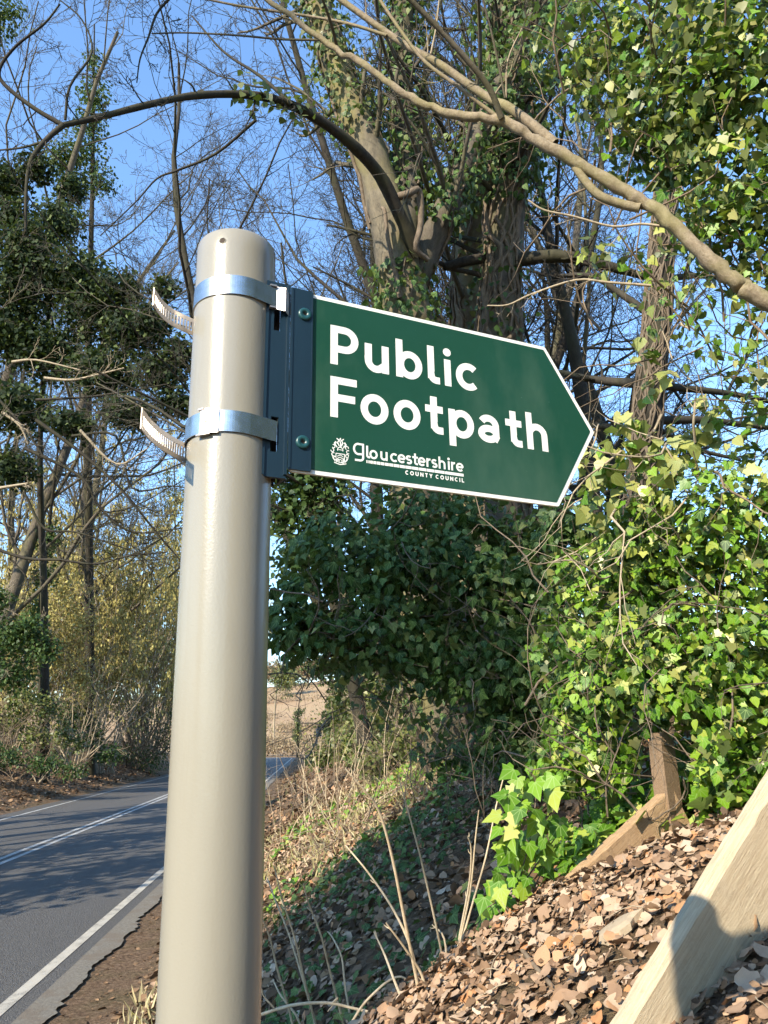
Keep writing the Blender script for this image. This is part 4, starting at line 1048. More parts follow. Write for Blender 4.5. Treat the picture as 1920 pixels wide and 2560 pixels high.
# ------------------------------------------------------------------ trees
def stem_ivy(parent, c, r, n, size, mat, rng, single=0, t0=0, t1=1, spread=.10, tmpl=IVYM, name='ivy'):
    """ivy leaves clothing a trunk polyline"""
    k = len(c); t = (t0 + (t1 - t0) * rng.random(n)) * (k - 1.001); i = t.astype(int); w = (t - i)[:, None]
    ctr = c[i] * (1 - w) + c[i + 1] * w; rr = np.interp(t, np.arange(k), r)
    a = rng.random(n) * 2 * np.pi; T = unit(c[i + 1] - c[i]); A = unit(np.cross(T, np.array([.3, 1, .2]))); B = np.cross(T, A)
    d = A * np.cos(a)[:, None] + B * np.sin(a)[:, None]
    clump = .5 + .5 * np.sin(a * 2 + t * .9) * np.cos(t * .37 + a)
    p = ctr + d * (rr + spread * rng.random(n) ** 1.4 * (.4 + clump))[:, None] + rng.normal(0, .02, (n, 3))
    return leaves(name, tmpl, p, ivy_orient(d, rng, 1.0, .5), rng.uniform(*size, n), MAT[mat], parent, 'stuff', single)
def vines(T, c, r, n, rng, rv=(.012, .03), wander=1.0):
    """woody ivy stems winding up a trunk"""
    k = len(c)
    for _ in range(n):
        a0 = rng.random() * 6.28; s = int(rng.integers(0, max(1, k // 3))); e = int(rng.integers(k * 2 // 3, k)); q = np.arange(s, e)
        if len(q) < 5: continue
        T_ = unit(np.gradient(c, axis=0))[q]; A = unit(np.cross(T_, np.array([.3, 1, .2]))); B = np.cross(T_, A)
        a = a0 + np.cumsum(rng.normal(0, .22 * wander, len(q)))
        rr = rng.uniform(*rv); d = A * np.cos(a)[:, None] + B * np.sin(a)[:, None]
        T.add(c[q] + d * (r[q] + rr * .5)[:, None], np.linspace(rr, rr * .5, len(q)), 6)

GT = lambda x, y: np.array([x, y, float(ground(x, y))])
# --- the big many-stemmed tree behind the sign
rg = np.random.default_rng(50)
tb = W(1135, 1890, 9.3); tb = GT(tb[0], tb[1])
big = thing('ivy_clad_tree', tb, 'big grey trunk splitting into mossy stems wrapped in ivy behind the sign', 'tree')
def stem(parent, name, pxs, ts, rs, mat, sides=14, start=None, sub_=6, knob=.04):
    P = [W(a, b, t) for (a, b), t in zip(pxs, ts)]
    if start is not None: P = [start] + P
    c = catmull(P, sub_); r = np.interp(np.linspace(0, 1, len(c)), np.linspace(0, 1, len(rs)), rs)
    r = r * (1 + knob * np.sin(np.arange(len(c)) * .8) + rg.normal(0, knob * .4, len(c)))
    T = Tubes(); T.add(c, r, sides); o = T.build(name, MAT[mat], parent); return c, r
c0, r0 = stem(big, 'trunk', [(1135, 1890), (1098, 1752), (1060, 1500), (1040, 1200), (1028, 900), (1012, 750), (990, 600)], [9.3, 9.25, 9.2, 9.1, 9, 9, 9], [.42, .36, .34, .32, .30, .29, .27], 'bark', start=tb - np.array([0, 0, .3]))
c1, r1 = stem(big, 'stem', [(992, 620), (940, 430), (880, 280), (830, 130), (792, 0), (760, -120)], [9, 9.1, 9.2, 9.3, 9.4, 9.6], [.25, .21, .19, .17, .15, .12], 'bark')
c2, r2 = stem(big, 'stem', [(1000, 640), (1020, 480), (1015, 330), (1000, 180), (1010, 0), (1020, -120)], [9.1, 9.3, 9.5, 9.6, 9.8, 10], [.22, .19, .17, .15, .13, .11], 'bark_grey')
c3, r3 = stem(big, 'stem', [(1035, 700), (1075, 610), (1120, 510), (1180, 370), (1250, 220), (1330, 60), (1380, -60)], [9, 9, 9, 9.1, 9.2, 9.3, 9.4], [.17, .16, .14, .12, .11, .1, .08], 'bark_grey')
c4, r4 = stem(big, 'arching_limb', [(1045, 640), (1000, 540), (950, 440), (880, 362), (790, 295), (700, 252), (600, 236), (480, 240), (370, 262), (260, 290), (158, 313)], [8.8, 8.6, 8.4, 8.1, 7.8, 7.5, 7.2, 6.9, 6.6, 6.4, 6.2], [.085, .078, .07, .06, .05, .042, .036, .032, .029, .026, .023], 'bark_dark', 10)
T = Tubes(); rg = np.random.default_rng(51)
d1 = T.poly([W(158, 313, 6.2), W(115, 350, 6.15), W(78, 400, 6.1), W(66, 470, 6.05), W(64, 580, 6.0)], .024, .010, 7)
d2 = T.poly([W(158, 313, 6.2), W(85, 270, 6.2), W(10, 210, 6.2), W(0, 170, 6.2), W(40, 115, 6.2), W(110, 60, 6.2), W(150, 10, 6.2)], .021, .007, 7)
d3 = T.poly([W(115, 352, 6.15), W(50, 370, 6.3), W(-40, 378, 6.4)], .012, .006, 6)
d4 = T.poly([W(640, 300, 7.6), W(540, 384, 7.8), W(443, 426, 7.9), W(392, 447, 8), W(338, 506, 8), (W(250, 590, 8))], .018, .006, 6)
d5 = T.poly([W(163, 300, 6.2), W(175, 215, 6.2), W(230, 130, 6.3), W(205, 50, 6.3), W(150, 0, 6.3)], .012, .005, 6)
d6 = T.poly([W(730, 262, 7.5), W(650, 190, 7.7), W(560, 130, 7.9), W(480, 40, 8.1)], .02, .008, 6)
d7 = T.poly([W(430, -10, 5.2), W(392, 34, 5.2), W(371, 93, 5.2), W(350, 148, 5.2), W(342, 207, 5.2)], .010, .004, 6)
for d, r_ in ((d1, .018), (d2, .015), (d4, .012), (d5, .010), (d6, .014), (d3, .01), (d7, .007)):
    branches(T, d[None], np.linspace(r_, r_ * .4, len(d))[None], rg, [dict(k=6, lr=.34, rr=.5, n=7, w=.22, t0=.12, trop=(0, 0, .03)), dict(k=4, lr=.5, rr=.6, n=5, w=.25), dict(k=3, lr=.55, rr=.7, n=4, w=.3, sides=3)], .0028)
branches(T, c4[None, 20:], r4[None, 20:], rg, [dict(k=12, lr=.16, rr=.35, n=8, w=.2, t0=.05, ang=(40, 80), trop=(0, 0, .07)), dict(k=5, lr=.5, rr=.6, n=5, w=.25), dict(k=3, lr=.55, rr=.7, n=4, w=.3, sides=3)], .003)
T.build('dark_twigs', MAT['bark_dark'], big, 'stuff')
T = Tubes()
for c_, r_, k in ((c1, r1, 10), (c2, r2, 10), (c3, r3, 11)):
    branches(T, c_[None], r_[None], rg, [dict(k=k, lr=.42, rr=.26, n=9, w=.14, t0=.15, ang=(30, 75), trop=(0, 0, .05)), dict(k=6, lr=.42, rr=.5, n=6, w=.2), dict(k=5, lr=.5, rr=.55, n=5, w=.25, sides=3), dict(k=3, lr=.55, rr=.7, n=3, w=.3, sides=3)], .0035)
T.build('twigs', MAT['bark_grey'], big, 'stuff')
T = Tubes()
vines(T, c0, r0, 9, rg, (.02, .045)); vines(T, c1, r1, 5, rg, (.015, .035)); vines(T, c2, r2, 5, rg, (.015, .03)); vines(T, c3, r3, 4, rg, (.012, .03))
T.poly([W(1000, 745, 8.65), W(990, 690, 8.66), W(970, 600, 8.62), W(962, 530, 8.66), W(955, 520, 8.7)], .03, .02, 7)
T.poly([W(985, 495, 8.55), W(1020, 485, 8.5), W(1048, 478, 8.6), W(1052, 560, 8.6), W(1040, 620, 8.6), W(1070, 650, 8.7)], .045, .03, 8)
T.build('ivy_stems', MAT['vine'], big, 'stuff')
stem_ivy(big, c0, r0, 1700, (.06, .1), 'ivy_shaded', rg, 130, .25, .95, .16)
stem_ivy(big, c1, r1, 1000, (.05, .08), 'olive', rg, 60, .35, 1, .22); stem_ivy(big, c1, r1, 500, (.05, .08), 'ivy_shaded', rg, 40, .3, 1, .2); stem_ivy(big, c2, r2, 1800, (.06, .1), 'ivy_shaded', rg, 60, .15, 1, .32); stem_ivy(big, c3, r3, 1200, (.06, .09), 'ivy_shaded', rg, 40, .25, 1, .22)
stem_ivy(big, c4, r4, 90, (.06, .09), 'olive', rg, 0, .42, .62, .16)

# --- pair of trunks further behind
def tree_at(name, label, px, py, t, group=None):
    p = W(px, py, t); p = GT(p[0], p[1]); return thing(name, p, label, 'tree', group), p
t2, p2 = tree_at('vine_wrapped_tree', 'dark trunk wrapped in woody ivy stems standing behind the sign', 1275, 1500, 10)
c, r = stem(t2, 'trunk', [(1275, 1330), (1255, 1000), (1246, 800), (1256, 600), (1272, 400), (1282, 250), (1270, 0), (1265, -120)], [10] * 8, [.31, .29, .27, .26, .25, .24, .2, .16], 'bark_grey', start=p2 - np.array([0, 0, .2]))
T = Tubes(); vines(T, c, r, 26, rg, (.015, .045), 1.3); T.build('ivy_stems', MAT['vine'], t2, 'stuff')
stem_ivy(t2, c, r, 2600, (.07, .11), 'ivy_shaded', rg, 80, .55, 1, .55); stem_ivy(t2, c, r, 500, (.06, .1), 'ivy_far', rg, 0, 0, .5, .2)
cb, rb_ = stem(t2, 'limb', [(1250, 660), (1330, 645), (1420, 642), (1530, 668), (1640, 700)], [10, 9.8, 9.7, 9.6, 9.6], [.10, .09, .075, .06, .04], 'bark_dark', 9)
cb2, rb2 = stem(t2, 'limb', [(1250, 640), (1180, 650), (1110, 668)], [10, 9.9, 9.8], [.08, .07, .05], 'bark_dark', 9)
T = Tubes(); branches(T, cb[None], rb_[None], rg, [dict(k=9, lr=.45, rr=.4, n=7, w=.2, trop=(0, 0, .05)), dict(k=5, lr=.5, n=5, w=.25), dict(k=4, lr=.5, n=4, w=.3, sides=3)], .0035)
branches(T, c[None], r[None], rg, [dict(k=16, lr=.3, rr=.2, n=8, w=.15, t0=.3, ang=(40, 80)), dict(k=6, lr=.45, n=6, w=.2), dict(k=5, lr=.5, n=4, w=.3, sides=3)], .004)
T.build('twigs', MAT['bark_dark'], t2, 'stuff')
t3, p3 = tree_at('mossy_tree', 'pale sunlit mossy trunk standing between two darker trunks', 1180, 1500, 11)
c, r = stem(t3, 'trunk', [(1182, 1350), (1172, 1000), (1166, 800), (1172, 600), (1190, 450), (1215, 300), (1240, 100), (1250, -60)], [11] * 8, [.27, .25, .24, .22, .19, .16, .12, .1], 'bark', start=p3 - np.array([0, 0, .2]))
stem_ivy(t3, c, r, 700, (.07, .11), 'olive', rg, 40, .2, .8, .2)
T = Tubes(); vines(T, c, r, 6, rg, (.012, .03)); T.build('ivy_stems', MAT['vine'], t3, 'stuff')
T = Tubes(); branches(T, c[None], r[None], rg, [dict(k=14, lr=.4, rr=.25, n=8, w=.15, t0=.35, ang=(30, 75)), dict(k=7, lr=.45, n=6, w=.2), dict(k=5, lr=.5, n=4, w=.3, sides=3)], .004)
T.build('twigs', MAT['bark_grey'], t3, 'stuff')
# --- slim trunk matted with ivy stems, with level dark branches
t4, p4 = tree_at('matted_tree', 'slim dark trunk matted with dead ivy stems and level branches beyond the sign tip', 1600, 1500, 8)
c, r = stem(t4, 'trunk', [(1600, 1330), (1606, 1200), (1622, 1000), (1642, 800), (1656, 600), (1680, 300), (1700, 0)], [8] * 7, [.16, .155, .15, .14, .13, .11, .09], 'bark_dark', start=p4 - np.array([0, 0, .2]))
T = Tubes(); vines(T, c, r, 46, rg, (.008, .018), 2.2); T.build('ivy_stems', MAT['vine'], t4, 'stuff')
T = Tubes()
for l, t_, ra in (([(1618, 960), (1540, 955), (1460, 945), (1400, 930)], 8, .06), ([(1630, 1052), (1750, 1050), (1860, 1062), (1960, 1075)], 8, .05), ([(1600, 1075), (1500, 1065), (1420, 1060)], 8, .05), ([(1640, 1070), (1730, 1120), (1850, 1150)], 8, .035), ([(1625, 960), (1700, 970), (1830, 985), (1950, 1010)], 8, .05), ([(1645, 800), (1560, 740), (1480, 690), (1400, 690)], 8, .045), ([(1650, 700), (1760, 690), (1900, 720)], 8, .04), ([(1620, 1150), (1520, 1200), (1430, 1215)], 8, .03)):
    d = T.poly([W(a, b, t_ + .25 * k) for k, (a, b) in enumerate(l)], ra, ra * .5, 7)
    branches(T, d[None], np.linspace(ra, ra * .5, len(d))[None], rg, [dict(k=7, lr=.5, rr=.45, n=7, w=.2, flat=.3), dict(k=6, lr=.5, n=5, w=.25), dict(k=4, lr=.5, n=4, w=.3, sides=3)], .003)
T.build('branches', MAT['bark_dark'], t4, 'stuff')

# --- generic bare tree
def bare_tree(name, label, base, H, r, seed, mat='bark_grey', lean=(0, 0, 0), k=(14, 7, 6, 4), spread=.55, t0=.25, minr=.004, twig_mat=None, group=None, forks=1, trop=(0, 0, .06), fine=3):
    rng = np.random.default_rng(seed); th_ = thing(name, base, label, 'tree', group)
    T = Tubes(); S = np.repeat(base[None] - np.array([[0, 0, .3]]), forks, 0) + rng.normal(0, .15, (forks, 3)) * np.array([1, 1, 0])
    D = np.array([0, 0, 1.0]) + np.array(lean) + rng.normal(0, .22 if forks > 1 else .05, (forks, 3)) * np.array([1, 1, .2])
    pts, rr = grow(S, D, np.full(forks, H) * rng.uniform(.8, 1, forks), np.full(forks, r), 14, .07, (0, 0, .05), rng, .18)
    T.add(pts, rr, 9); T.build('trunk', MAT[mat], th_)
    T = Tubes(); g = [dict(k=k[0], lr=spread, rr=.42, n=10, w=.13, t0=t0, ang=(28, 70), trop=trop), dict(k=k[1], lr=.46, rr=.5, n=7, w=.18, trop=trop), dict(k=k[2], lr=.46, rr=.55, n=4, w=.26, sides=3, trop=(0, 0, .03))]
    if len(k) > 3: g.append(dict(k=k[3], lr=.5, rr=.7, n=3, w=.35, sides=3, trop=(0, 0, .02)))
    out = branches(T, pts, rr, rng, g, minr); T.build('crown', MAT[twig_mat or mat], th_, 'stuff')
    return th_, pts, rr, out
def copy_tree(src, base, rotz, s, label, group=None):
    """another tree of the same kind, turned and scaled"""
    r = src.copy(); col.objects.link(r); r.location = [float(q) for q in base]; r.rotation_euler = (0, 0, rotz); r.scale = (s, s, s); r['label'] = label
    if group: r['group'] = group
    for ch in list(src.children):
        c = ch.copy(); col.objects.link(c); c.parent = r
    return r
def P0(px, t):
    """ground point t metres ahead in the column px"""
    p = W(px, 1880, t); return GT(p[0], p[1])
bt, pts, rr, _ = bare_tree('bare_tree', 'dark many-stemmed bare tree just behind the top of the sign bracket', P0(1040, 14), 15, .15, 61, 'bark_dark', (-.14, 0, 0), (13, 7, 6, 4), .42, .2, .0045, None, 'bare trees on the bank', 3)
bare_tree('bare_tree', 'bare tree with a lattice of fine twigs in the gap above the post', P0(1010, 22), 21, .22, 62, 'bark_grey', (-.16, 0, 0), (16, 8, 7, 4), .45, .22, .006, None, 'bare trees on the bank')
dk = bare_tree('bare_tree', 'bare tree with dense dark twigs beyond the pointed end of the sign', P0(1450, 14), 13, .2, 63, 'bark_dark', (0.02, 0, 0), (17, 9, 7, 4), .6, .12, .0045, None, 'bare trees on the bank')
bare_tree('bare_tree', 'pale leaning bare tree seen through gaps right of the vine wrapped trunk', P0(1330, 13), 14, .17, 64, 'bark_grey', (.16, 0, 0), (12, 7, 6, 4), .5, .2, .0045, None, 'bare trees on the bank')
copy_tree(dk[0], P0(1750, 13), 2.1, .95, 'bare tree whose twigs fill the sky behind the ivy canopy')
copy_tree(dk[0], P0(1120, 18), 4.0, 1.4, 'bare tree with fine twigs low behind the ivy bush')

copy_tree(dk[0], P0(1300, 17), 1.0, 1.3, 'dark bare tree filling the gap between the two big trunks')
copy_tree(bt, P0(1180, 12.5), 2.4, 1.05, 'dark many-stemmed bare tree right behind the big trunks')
copy_tree(dk[0], P0(1560, 11), 3.0, .85, 'dark bare tree spreading level twigs over the ivy thicket')
copy_tree(bt, P0(980, 17), 4.3, 1.2, 'dark bare tree whose stems fan out over the sign bracket')

def foliage_tree(name, label, base, blobs, n, size, mat, seed, tmpl=QUADT, trunk=None, trunk_r=.2, trunk_mat='bark_dark', cat='tree', group=None, inner=.35, sticks=0, up=.3, stick_mat='bark_dark', hang=.4):
    """evergreen or ivy smothered tree; blobs: (x, y, z, rx, ry, rz) in metres"""
    rng = np.random.default_rng(seed); th_ = thing(name, base, label, cat, group)
    if trunk is not None:
        T = Tubes(); T.poly(trunk, trunk_r, trunk_r * .12, 9); T.build('trunk', MAT[trunk_mat], th_)
    vol = np.array([b[3] * b[4] + b[3] * b[5] + b[4] * b[5] for b in blobs]); vol = vol / vol.sum(); P, D = [], []
    for b, v in zip(blobs, vol):
        p, d = blob(b[:3], b[3:], int(n * v), rng, inner); cl = rng.normal(0, .12 * max(b[3:]), (max(3, int(n * v) // 18), 3)); p = p + cl[rng.integers(0, len(cl), len(p))]; P.append(p); D.append(d)
    P = np.concatenate(P); D = np.concatenate(D); ok = P[:, 2] > ground(P[:, 0], P[:, 1]); P, D = P[ok], D[ok]
    Nn = unit(D * .6 + rng.normal(0, .5, D.shape) + np.array([0, 0, up])); T_ = D * .5 + rng.normal(0, .6, D.shape) + np.array([0, 0, -hang])
    leaves('crown', tmpl, P, frames(Nn, T_), rng.uniform(*size, len(P)), MAT[mat], th_, 'stuff')
    if sticks:
        T = Tubes(); i = rng.integers(0, len(blobs), sticks); B = np.array(blobs)[i]
        S = B[:, :3] + rng.normal(0, .25, (sticks, 3)) * B[:, 3:]; pts, r = grow(S, rng.normal(size=(sticks, 3)) + np.array([0, 0, .4]), B[:, 3] * rng.uniform(.9, 1.7, sticks), np.full(sticks, .02), 8, .16, (0, 0, .03), rng)
        T.add(pts, r, 4); branches(T, pts, r, rng, [dict(k=6, lr=.5, n=4, w=.24, sides=3), dict(k=4, lr=.5, n=3, w=.35, sides=3)], .005); T.build('branches', MAT[stick_mat], th_, 'stuff')
    return th_
SC = 1.0                                    # scale for things measured nearer than they stand
def LT(px): return 10.75 / ((960 - px) / FPX - .0969)
def WB(px, py, t, rx, ry=None, rz=None):
    p = W(px, py, t * SC); return (p[0], p[1], p[2], rx * SC, (ry or rx) * SC, (rz or rx) * SC)

# dark ivy column close behind the pole
b = P0(930, 13)
foliage_tree('ivy_column_tree', 'tall dark tree smothered in ivy just right of the pole', b, [WB(730, 1190, 13, .45, .45, .6), WB(760, 1260, 13, .5, .5, .6), WB(790, 1350, 13, .45, .45, .6), WB(740, 1400, 13, .35), WB(800, 1120, 13, .5), WB(830, 1230, 13, .4, .4, .6), WB(700, 1300, 13, .25)], 3600, (.07, .12), 'ivy_far', 71, IVYM, [b, W(860, 1600, 13), W(790, 1350, 13), W(780, 1050, 13)], .14, sticks=40)
# conifer and lit ivy further along the bank
b = P0(860, 24)
foliage_tree('yew_tree', 'dark yew overhanging the far verge where the road bends', b, [WB(820, 1590, 24, .5), WB(790, 1660, 24, .5, .5, .45), WB(850, 1670, 24, .7), WB(900, 1600, 24, .8), WB(860, 1740, 24, .55), WB(960, 1650, 24, 1.0), WB(830, 1800, 24, .35)], 5200, (.09, .17), 'yew', 72, QUADT, [b, W(880, 1750, 24), W(890, 1550, 24)], .2, sticks=20)
b = P0(900, 17)
foliage_tree('ivy_hung_shrub', 'sunlit olive ivy hanging over a shrub at the foot of the yew', b, [WB(860, 1760, 17, .35, .4, .6), WB(840, 1860, 17, .3, .4, .4), WB(920, 1820, 16, .5), WB(980, 1870, 14, .45, .4, .3), WB(900, 1700, 18, .4), WB(800, 1890, 17, .3, .4, .25), WB(940, 1900, 12, .4, .4, .25), WB(1020, 1850, 12, .35, .3, .3), WB(950, 1740, 14, .5, .4, .5), WB(880, 1860, 14, .4, .4, .35)], 6000, (.06, .10), 'olive', 73, IVYM, None, cat='shrub', sticks=36, stick_mat='twig_pale')
# brushwood, canes and brambles on the right bank
def brush(name, label, base, n, L, r, mat, seed, spread=.5, up=1.0, cat='shrub', group=None, k=(5, 4), trop=(0, 0, .0), area=.3, kids_ang=(20, 60)):
    rng = np.random.default_rng(seed); th_ = thing(name, base, label, cat, group); T = Tubes()
    S = np.asarray(base) + rng.normal(0, area, (n, 3)) * np.array([1, 1, 0]); S[:, 2] = ground(S[:, 0], S[:, 1]) - .03
    D = rng.normal(0, spread, (n, 3)); D[:, 2] = up
    pts, rr = grow(S, D, L * rng.uniform(.6, 1.1, n), np.full(n, r) * rng.uniform(.6, 1.1, n), 10, .1, trop, rng)
    T.add(pts, rr, 5); branches(T, pts, rr, rng, [dict(k=q, lr=.42, rr=.5, n=5, w=.22, sides=3, t0=.3, ang=kids_ang) for q in k], r * .22)
    T.build('stems', MAT[mat], th_, 'stuff'); return th_
b = P0(990, 9.5)
b = W(960, 1900, 8.2); b = GT(b[0], b[1])
brush('brushwood', 'tangle of bare brown twigs under the ivy bush', b, 40, 1.5, .007, 'twig_brown', 81, .6, .8, k=(6, 5), area=.55)
b = W(840, 1900, 11); b = GT(b[0], b[1])
brush('dry_canes', 'upright dry straw coloured canes at the edge of the bank', b, 24, 1.4, .007, 'stalk', 82, .16, 1, k=(3,), area=.4, cat='plant')
b = W(800, 1990, 8.5); b = GT(b[0], b[1])
brush('bramble_patch', 'loose arching bramble stems on the bank above the verge', b, 22, 1.1, .006, 'twig_pale', 83, .9, .7, k=(3,), area=.5, trop=(0, 0, -.09), cat='bramble')
b = P0(860, 46)
foliage_tree('clipped_hedge', 'brown winter hedge beside the far bend', b, [WB(850, 1840, 46, 1.0, 6, .9), WB(880, 1800, 50, 1.4, 6, 1.6), WB(930, 1790, 46, 1.6, 5, 1.6), WB(1000, 1800, 40, 2, 4, 1.5)], 7000, (.10, .2), 'catkin', 84, QUADT, None, cat='hedge', sticks=30, stick_mat='twig_brown', hang=0)
# grass on the verge and the bank foot
rg = np.random.default_rng(85); n = 5200
x = rg.uniform(-5.5, 1.5, n); y = rg.uniform(6, 48, n) ; u = uof(x, y); k = (u > .8) & (u < 2.6) & (patch(x, y * .6, 1.2, 4) + rg.normal(0, .6, n) > .8); x, y = x[k], y[k]; n = len(x)
BLADE = (np.array([(-.06, 0, 0), (.06, 0, 0), (.04, .6, .06), (0, 1, .22), (-.04, .6, .06)]), np.array([(0, 1, 2), (0, 2, 4), (4, 2, 3)]), np.zeros((5, 2)))
go = leaves('grass', BLADE, np.stack([x, y, ground(x, y) - .01], -1), frames(rg.normal(size=(n, 3)) * np.array([1, 1, .1]), np.array([0, 0, 1]) + rg.normal(0, .45, (n, 3))), rg.uniform(.06, .2, n), MAT['grass'], None)
tag(go, 'short straw coloured grass along the foot of the bank', 'grass', None, 'stuff')

rg = np.random.default_rng(86); n = 12000
x = rg.uniform(-3.2, 1.6, n); y = rg.uniform(5.2, 14, n); u = uof(x, y); k = (u > 1.05) & (u < 3.9) & (.83 * x - .56 * y < -4.3) & (patch(x, y, 1.1, 1) + rg.normal(0, .6, n) > -.5); x, y = x[k], y[k]; n = len(x)  # mask follows the tree shadow's edge; pale blades brighten the sunlit strip by colour
go = leaves('dry_grass', BLADE, np.stack([x, y, ground(x, y) - .005], -1), frames(rg.normal(size=(n, 3)) * np.array([1, 1, .2]), np.array([-.35, -.2, .6]) + rg.normal(0, .6, (n, 3))), rg.uniform(.05, .17, n), MAT['straw'], None)
tag(go, 'dry straw coloured grass on the sunlit strip of the bank', 'grass', None, 'stuff')

# ------------------------------------------------------------------ across the road
def L0(px, t):
    """a spot on the far roadside, never on the road itself"""
    global SC
    SC = max(1.0, LT(max(px, -100)) / t); return P0(px, t * SC)
tA = bare_tree('bare_tree', 'tall pale twigged bare tree filling the upper left sky', L0(-50, 30), 33, .34, 91, 'bark_grey', (.05, -.03, 0), (20, 9, 8, 4), .40, .18, .0075, None, 'bare trees across the road')
tB = bare_tree('bare_tree', 'bare tree with fine twigs left of the top of the post', L0(240, 36), 27, .34, 92, 'bark_grey', (.02, 0, 0), (18, 9, 8, 4), .40, .18, .0085, None, 'bare trees across the road')
copy_tree(tA[0], L0(-120, 44), 1.9, 1.2, 'bare tree at the left edge with twigs over the yew')
copy_tree(tB[0], L0(150, 50), 4.4, 1.5, 'bare tree whose twigs mesh with the narrow ivy treetop')
copy_tree(tB[0], L0(20, 46), .8, 1.15, 'farther bare tree behind the broad dark evergreen')
copy_tree(tA[0], L0(-160, 31), 5.1, 1.2, 'tall bare tree whose fine twigs cross the top left corner')
SC = 1.0
b = L0(120, 29)
foliage_tree('ivy_clad_yew', 'broad dark evergreen tree hanging over the far side of the road', b,
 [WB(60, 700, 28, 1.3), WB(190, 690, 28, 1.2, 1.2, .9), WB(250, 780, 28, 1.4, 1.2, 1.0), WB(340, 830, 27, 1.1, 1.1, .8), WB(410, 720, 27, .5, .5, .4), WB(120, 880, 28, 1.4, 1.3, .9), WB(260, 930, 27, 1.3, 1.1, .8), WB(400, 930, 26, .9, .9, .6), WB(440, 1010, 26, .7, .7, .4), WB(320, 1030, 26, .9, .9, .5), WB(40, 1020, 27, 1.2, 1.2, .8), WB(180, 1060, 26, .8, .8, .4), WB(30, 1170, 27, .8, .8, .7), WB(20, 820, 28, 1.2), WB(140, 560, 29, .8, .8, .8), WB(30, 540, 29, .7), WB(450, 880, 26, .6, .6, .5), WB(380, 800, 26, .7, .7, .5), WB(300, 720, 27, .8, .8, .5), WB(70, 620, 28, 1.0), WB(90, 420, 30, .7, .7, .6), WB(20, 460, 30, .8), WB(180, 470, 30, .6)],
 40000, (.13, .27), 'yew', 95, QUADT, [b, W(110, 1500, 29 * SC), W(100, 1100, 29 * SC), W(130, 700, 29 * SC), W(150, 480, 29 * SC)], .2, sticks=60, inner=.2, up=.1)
# its long dark drooping branches
rg = np.random.default_rng(96); T = Tubes()
for l, t_, ra in (([(90, 1050), (200, 1130), (300, 1220), (390, 1330), (450, 1400)], 26, .07), ([(60, 1120), (200, 1190), (250, 1270), (330, 1330), (460, 1320)], 26, .06), ([(-40, 1360), (60, 1395), (150, 1400), (240, 1410), (320, 1390), (420, 1380)], 25, .06), ([(60, 1230), (110, 1320), (190, 1330), (280, 1360), (400, 1400)], 26, .05), ([(180, 1090), (290, 1090), (330, 1220), (420, 1215), (470, 1220)], 26, .05), ([(-20, 980), (60, 1070), (120, 1160), (200, 1290)], 26, .05), ([(90, 1000), (240, 990), (420, 960)], 25, .05), ([(30, 1400), (70, 1450), (60, 1500)], 25, .03)):
    d = T.poly([W(a, b_, t_) for a, b_ in l], ra, ra * .35, 6)
    branches(T, d[None], np.linspace(ra, ra * .35, len(d))[None], rg, [dict(k=9, lr=.34, rr=.45, n=7, w=.22), dict(k=6, lr=.5, n=5, w=.25, sides=3), dict(k=4, lr=.5, n=4, w=.3, sides=3)], .008)
yw = bpy.data.objects['ivy_clad_yew']; T.build('drooping_branches', MAT['bark_dark'], yw, 'stuff')
T = Tubes()
for l in ([(0, 1220), (60, 1210), (70, 1208)], [(110, 945), (180, 950), (250, 935), (310, 920)], [(30, 905), (90, 900), (200, 925)], [(5, 1030), (50, 1065), (70, 1110)], [(200, 1075), (290, 1160), (370, 1120)]):
    d = T.poly([W(a, b_, 24.5) for a, b_ in l], .05, .02, 6); branches(T, d[None], np.linspace(.04, .015, len(d))[None], rg, [dict(k=6, lr=.5, n=6, w=.22), dict(k=5, lr=.5, n=4, w=.25, sides=3)], .008)
T.build('pale_dead_branches', MAT['twig_pale'], yw, 'stuff')
b = L0(230, 36)
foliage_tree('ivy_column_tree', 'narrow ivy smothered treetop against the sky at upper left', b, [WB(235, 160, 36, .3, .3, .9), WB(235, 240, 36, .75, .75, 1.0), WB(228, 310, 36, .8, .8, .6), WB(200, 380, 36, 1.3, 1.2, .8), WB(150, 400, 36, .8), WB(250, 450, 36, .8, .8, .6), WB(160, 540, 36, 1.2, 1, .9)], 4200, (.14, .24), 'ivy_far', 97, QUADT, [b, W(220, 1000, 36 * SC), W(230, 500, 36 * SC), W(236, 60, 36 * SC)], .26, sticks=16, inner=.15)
b = L0(-10, 30); foliage_tree('ivy_tuft_tree', 'ivy topped tree cut off by the top left corner', b, [WB(10, 30, 30, .9, .9, .6), WB(-40, 60, 30, 1)], 1300, (.12, .2), 'ivy_far', 98, QUADT, [b, W(-20, 900, 30 * SC), W(0, 60, 30 * SC)], .24, inner=.2)
b = L0(120, 33); foliage_tree('ivy_column_tree', 'slender ivy wrapped trunk among the hazels across the road', b, [WB(110, 1440, 33, .5, .5, .8), WB(125, 1350, 33, .6, .6, .7), WB(90, 1530, 33, .5, .5, .9), WB(60, 1600, 33, .6)], 2000, (.12, .2), 'ivy_far', 99, QUADT, [b, W(100, 1560, 33 * SC), W(130, 1250, 33 * SC), W(160, 1000, 33 * SC)], .16, inner=.2)
b = L0(440, 37); foliage_tree('ivy_column_tree', 'ivy wrapped tree with upright shoots close to the pole across the road', b, [WB(440, 1240, 37, .7, .7, 1.0), WB(430, 1360, 37, .8, .8, 1.1), WB(450, 1480, 37, .7, .7, 1.0), WB(420, 1180, 37, .4, .4, .6)], 3000, (.12, .2), 'olive', 100, QUADT, [b, W(440, 1500, 37 * SC), W(435, 1100, 37 * SC)], .2, sticks=20, inner=.15, stick_mat='twig_pale')

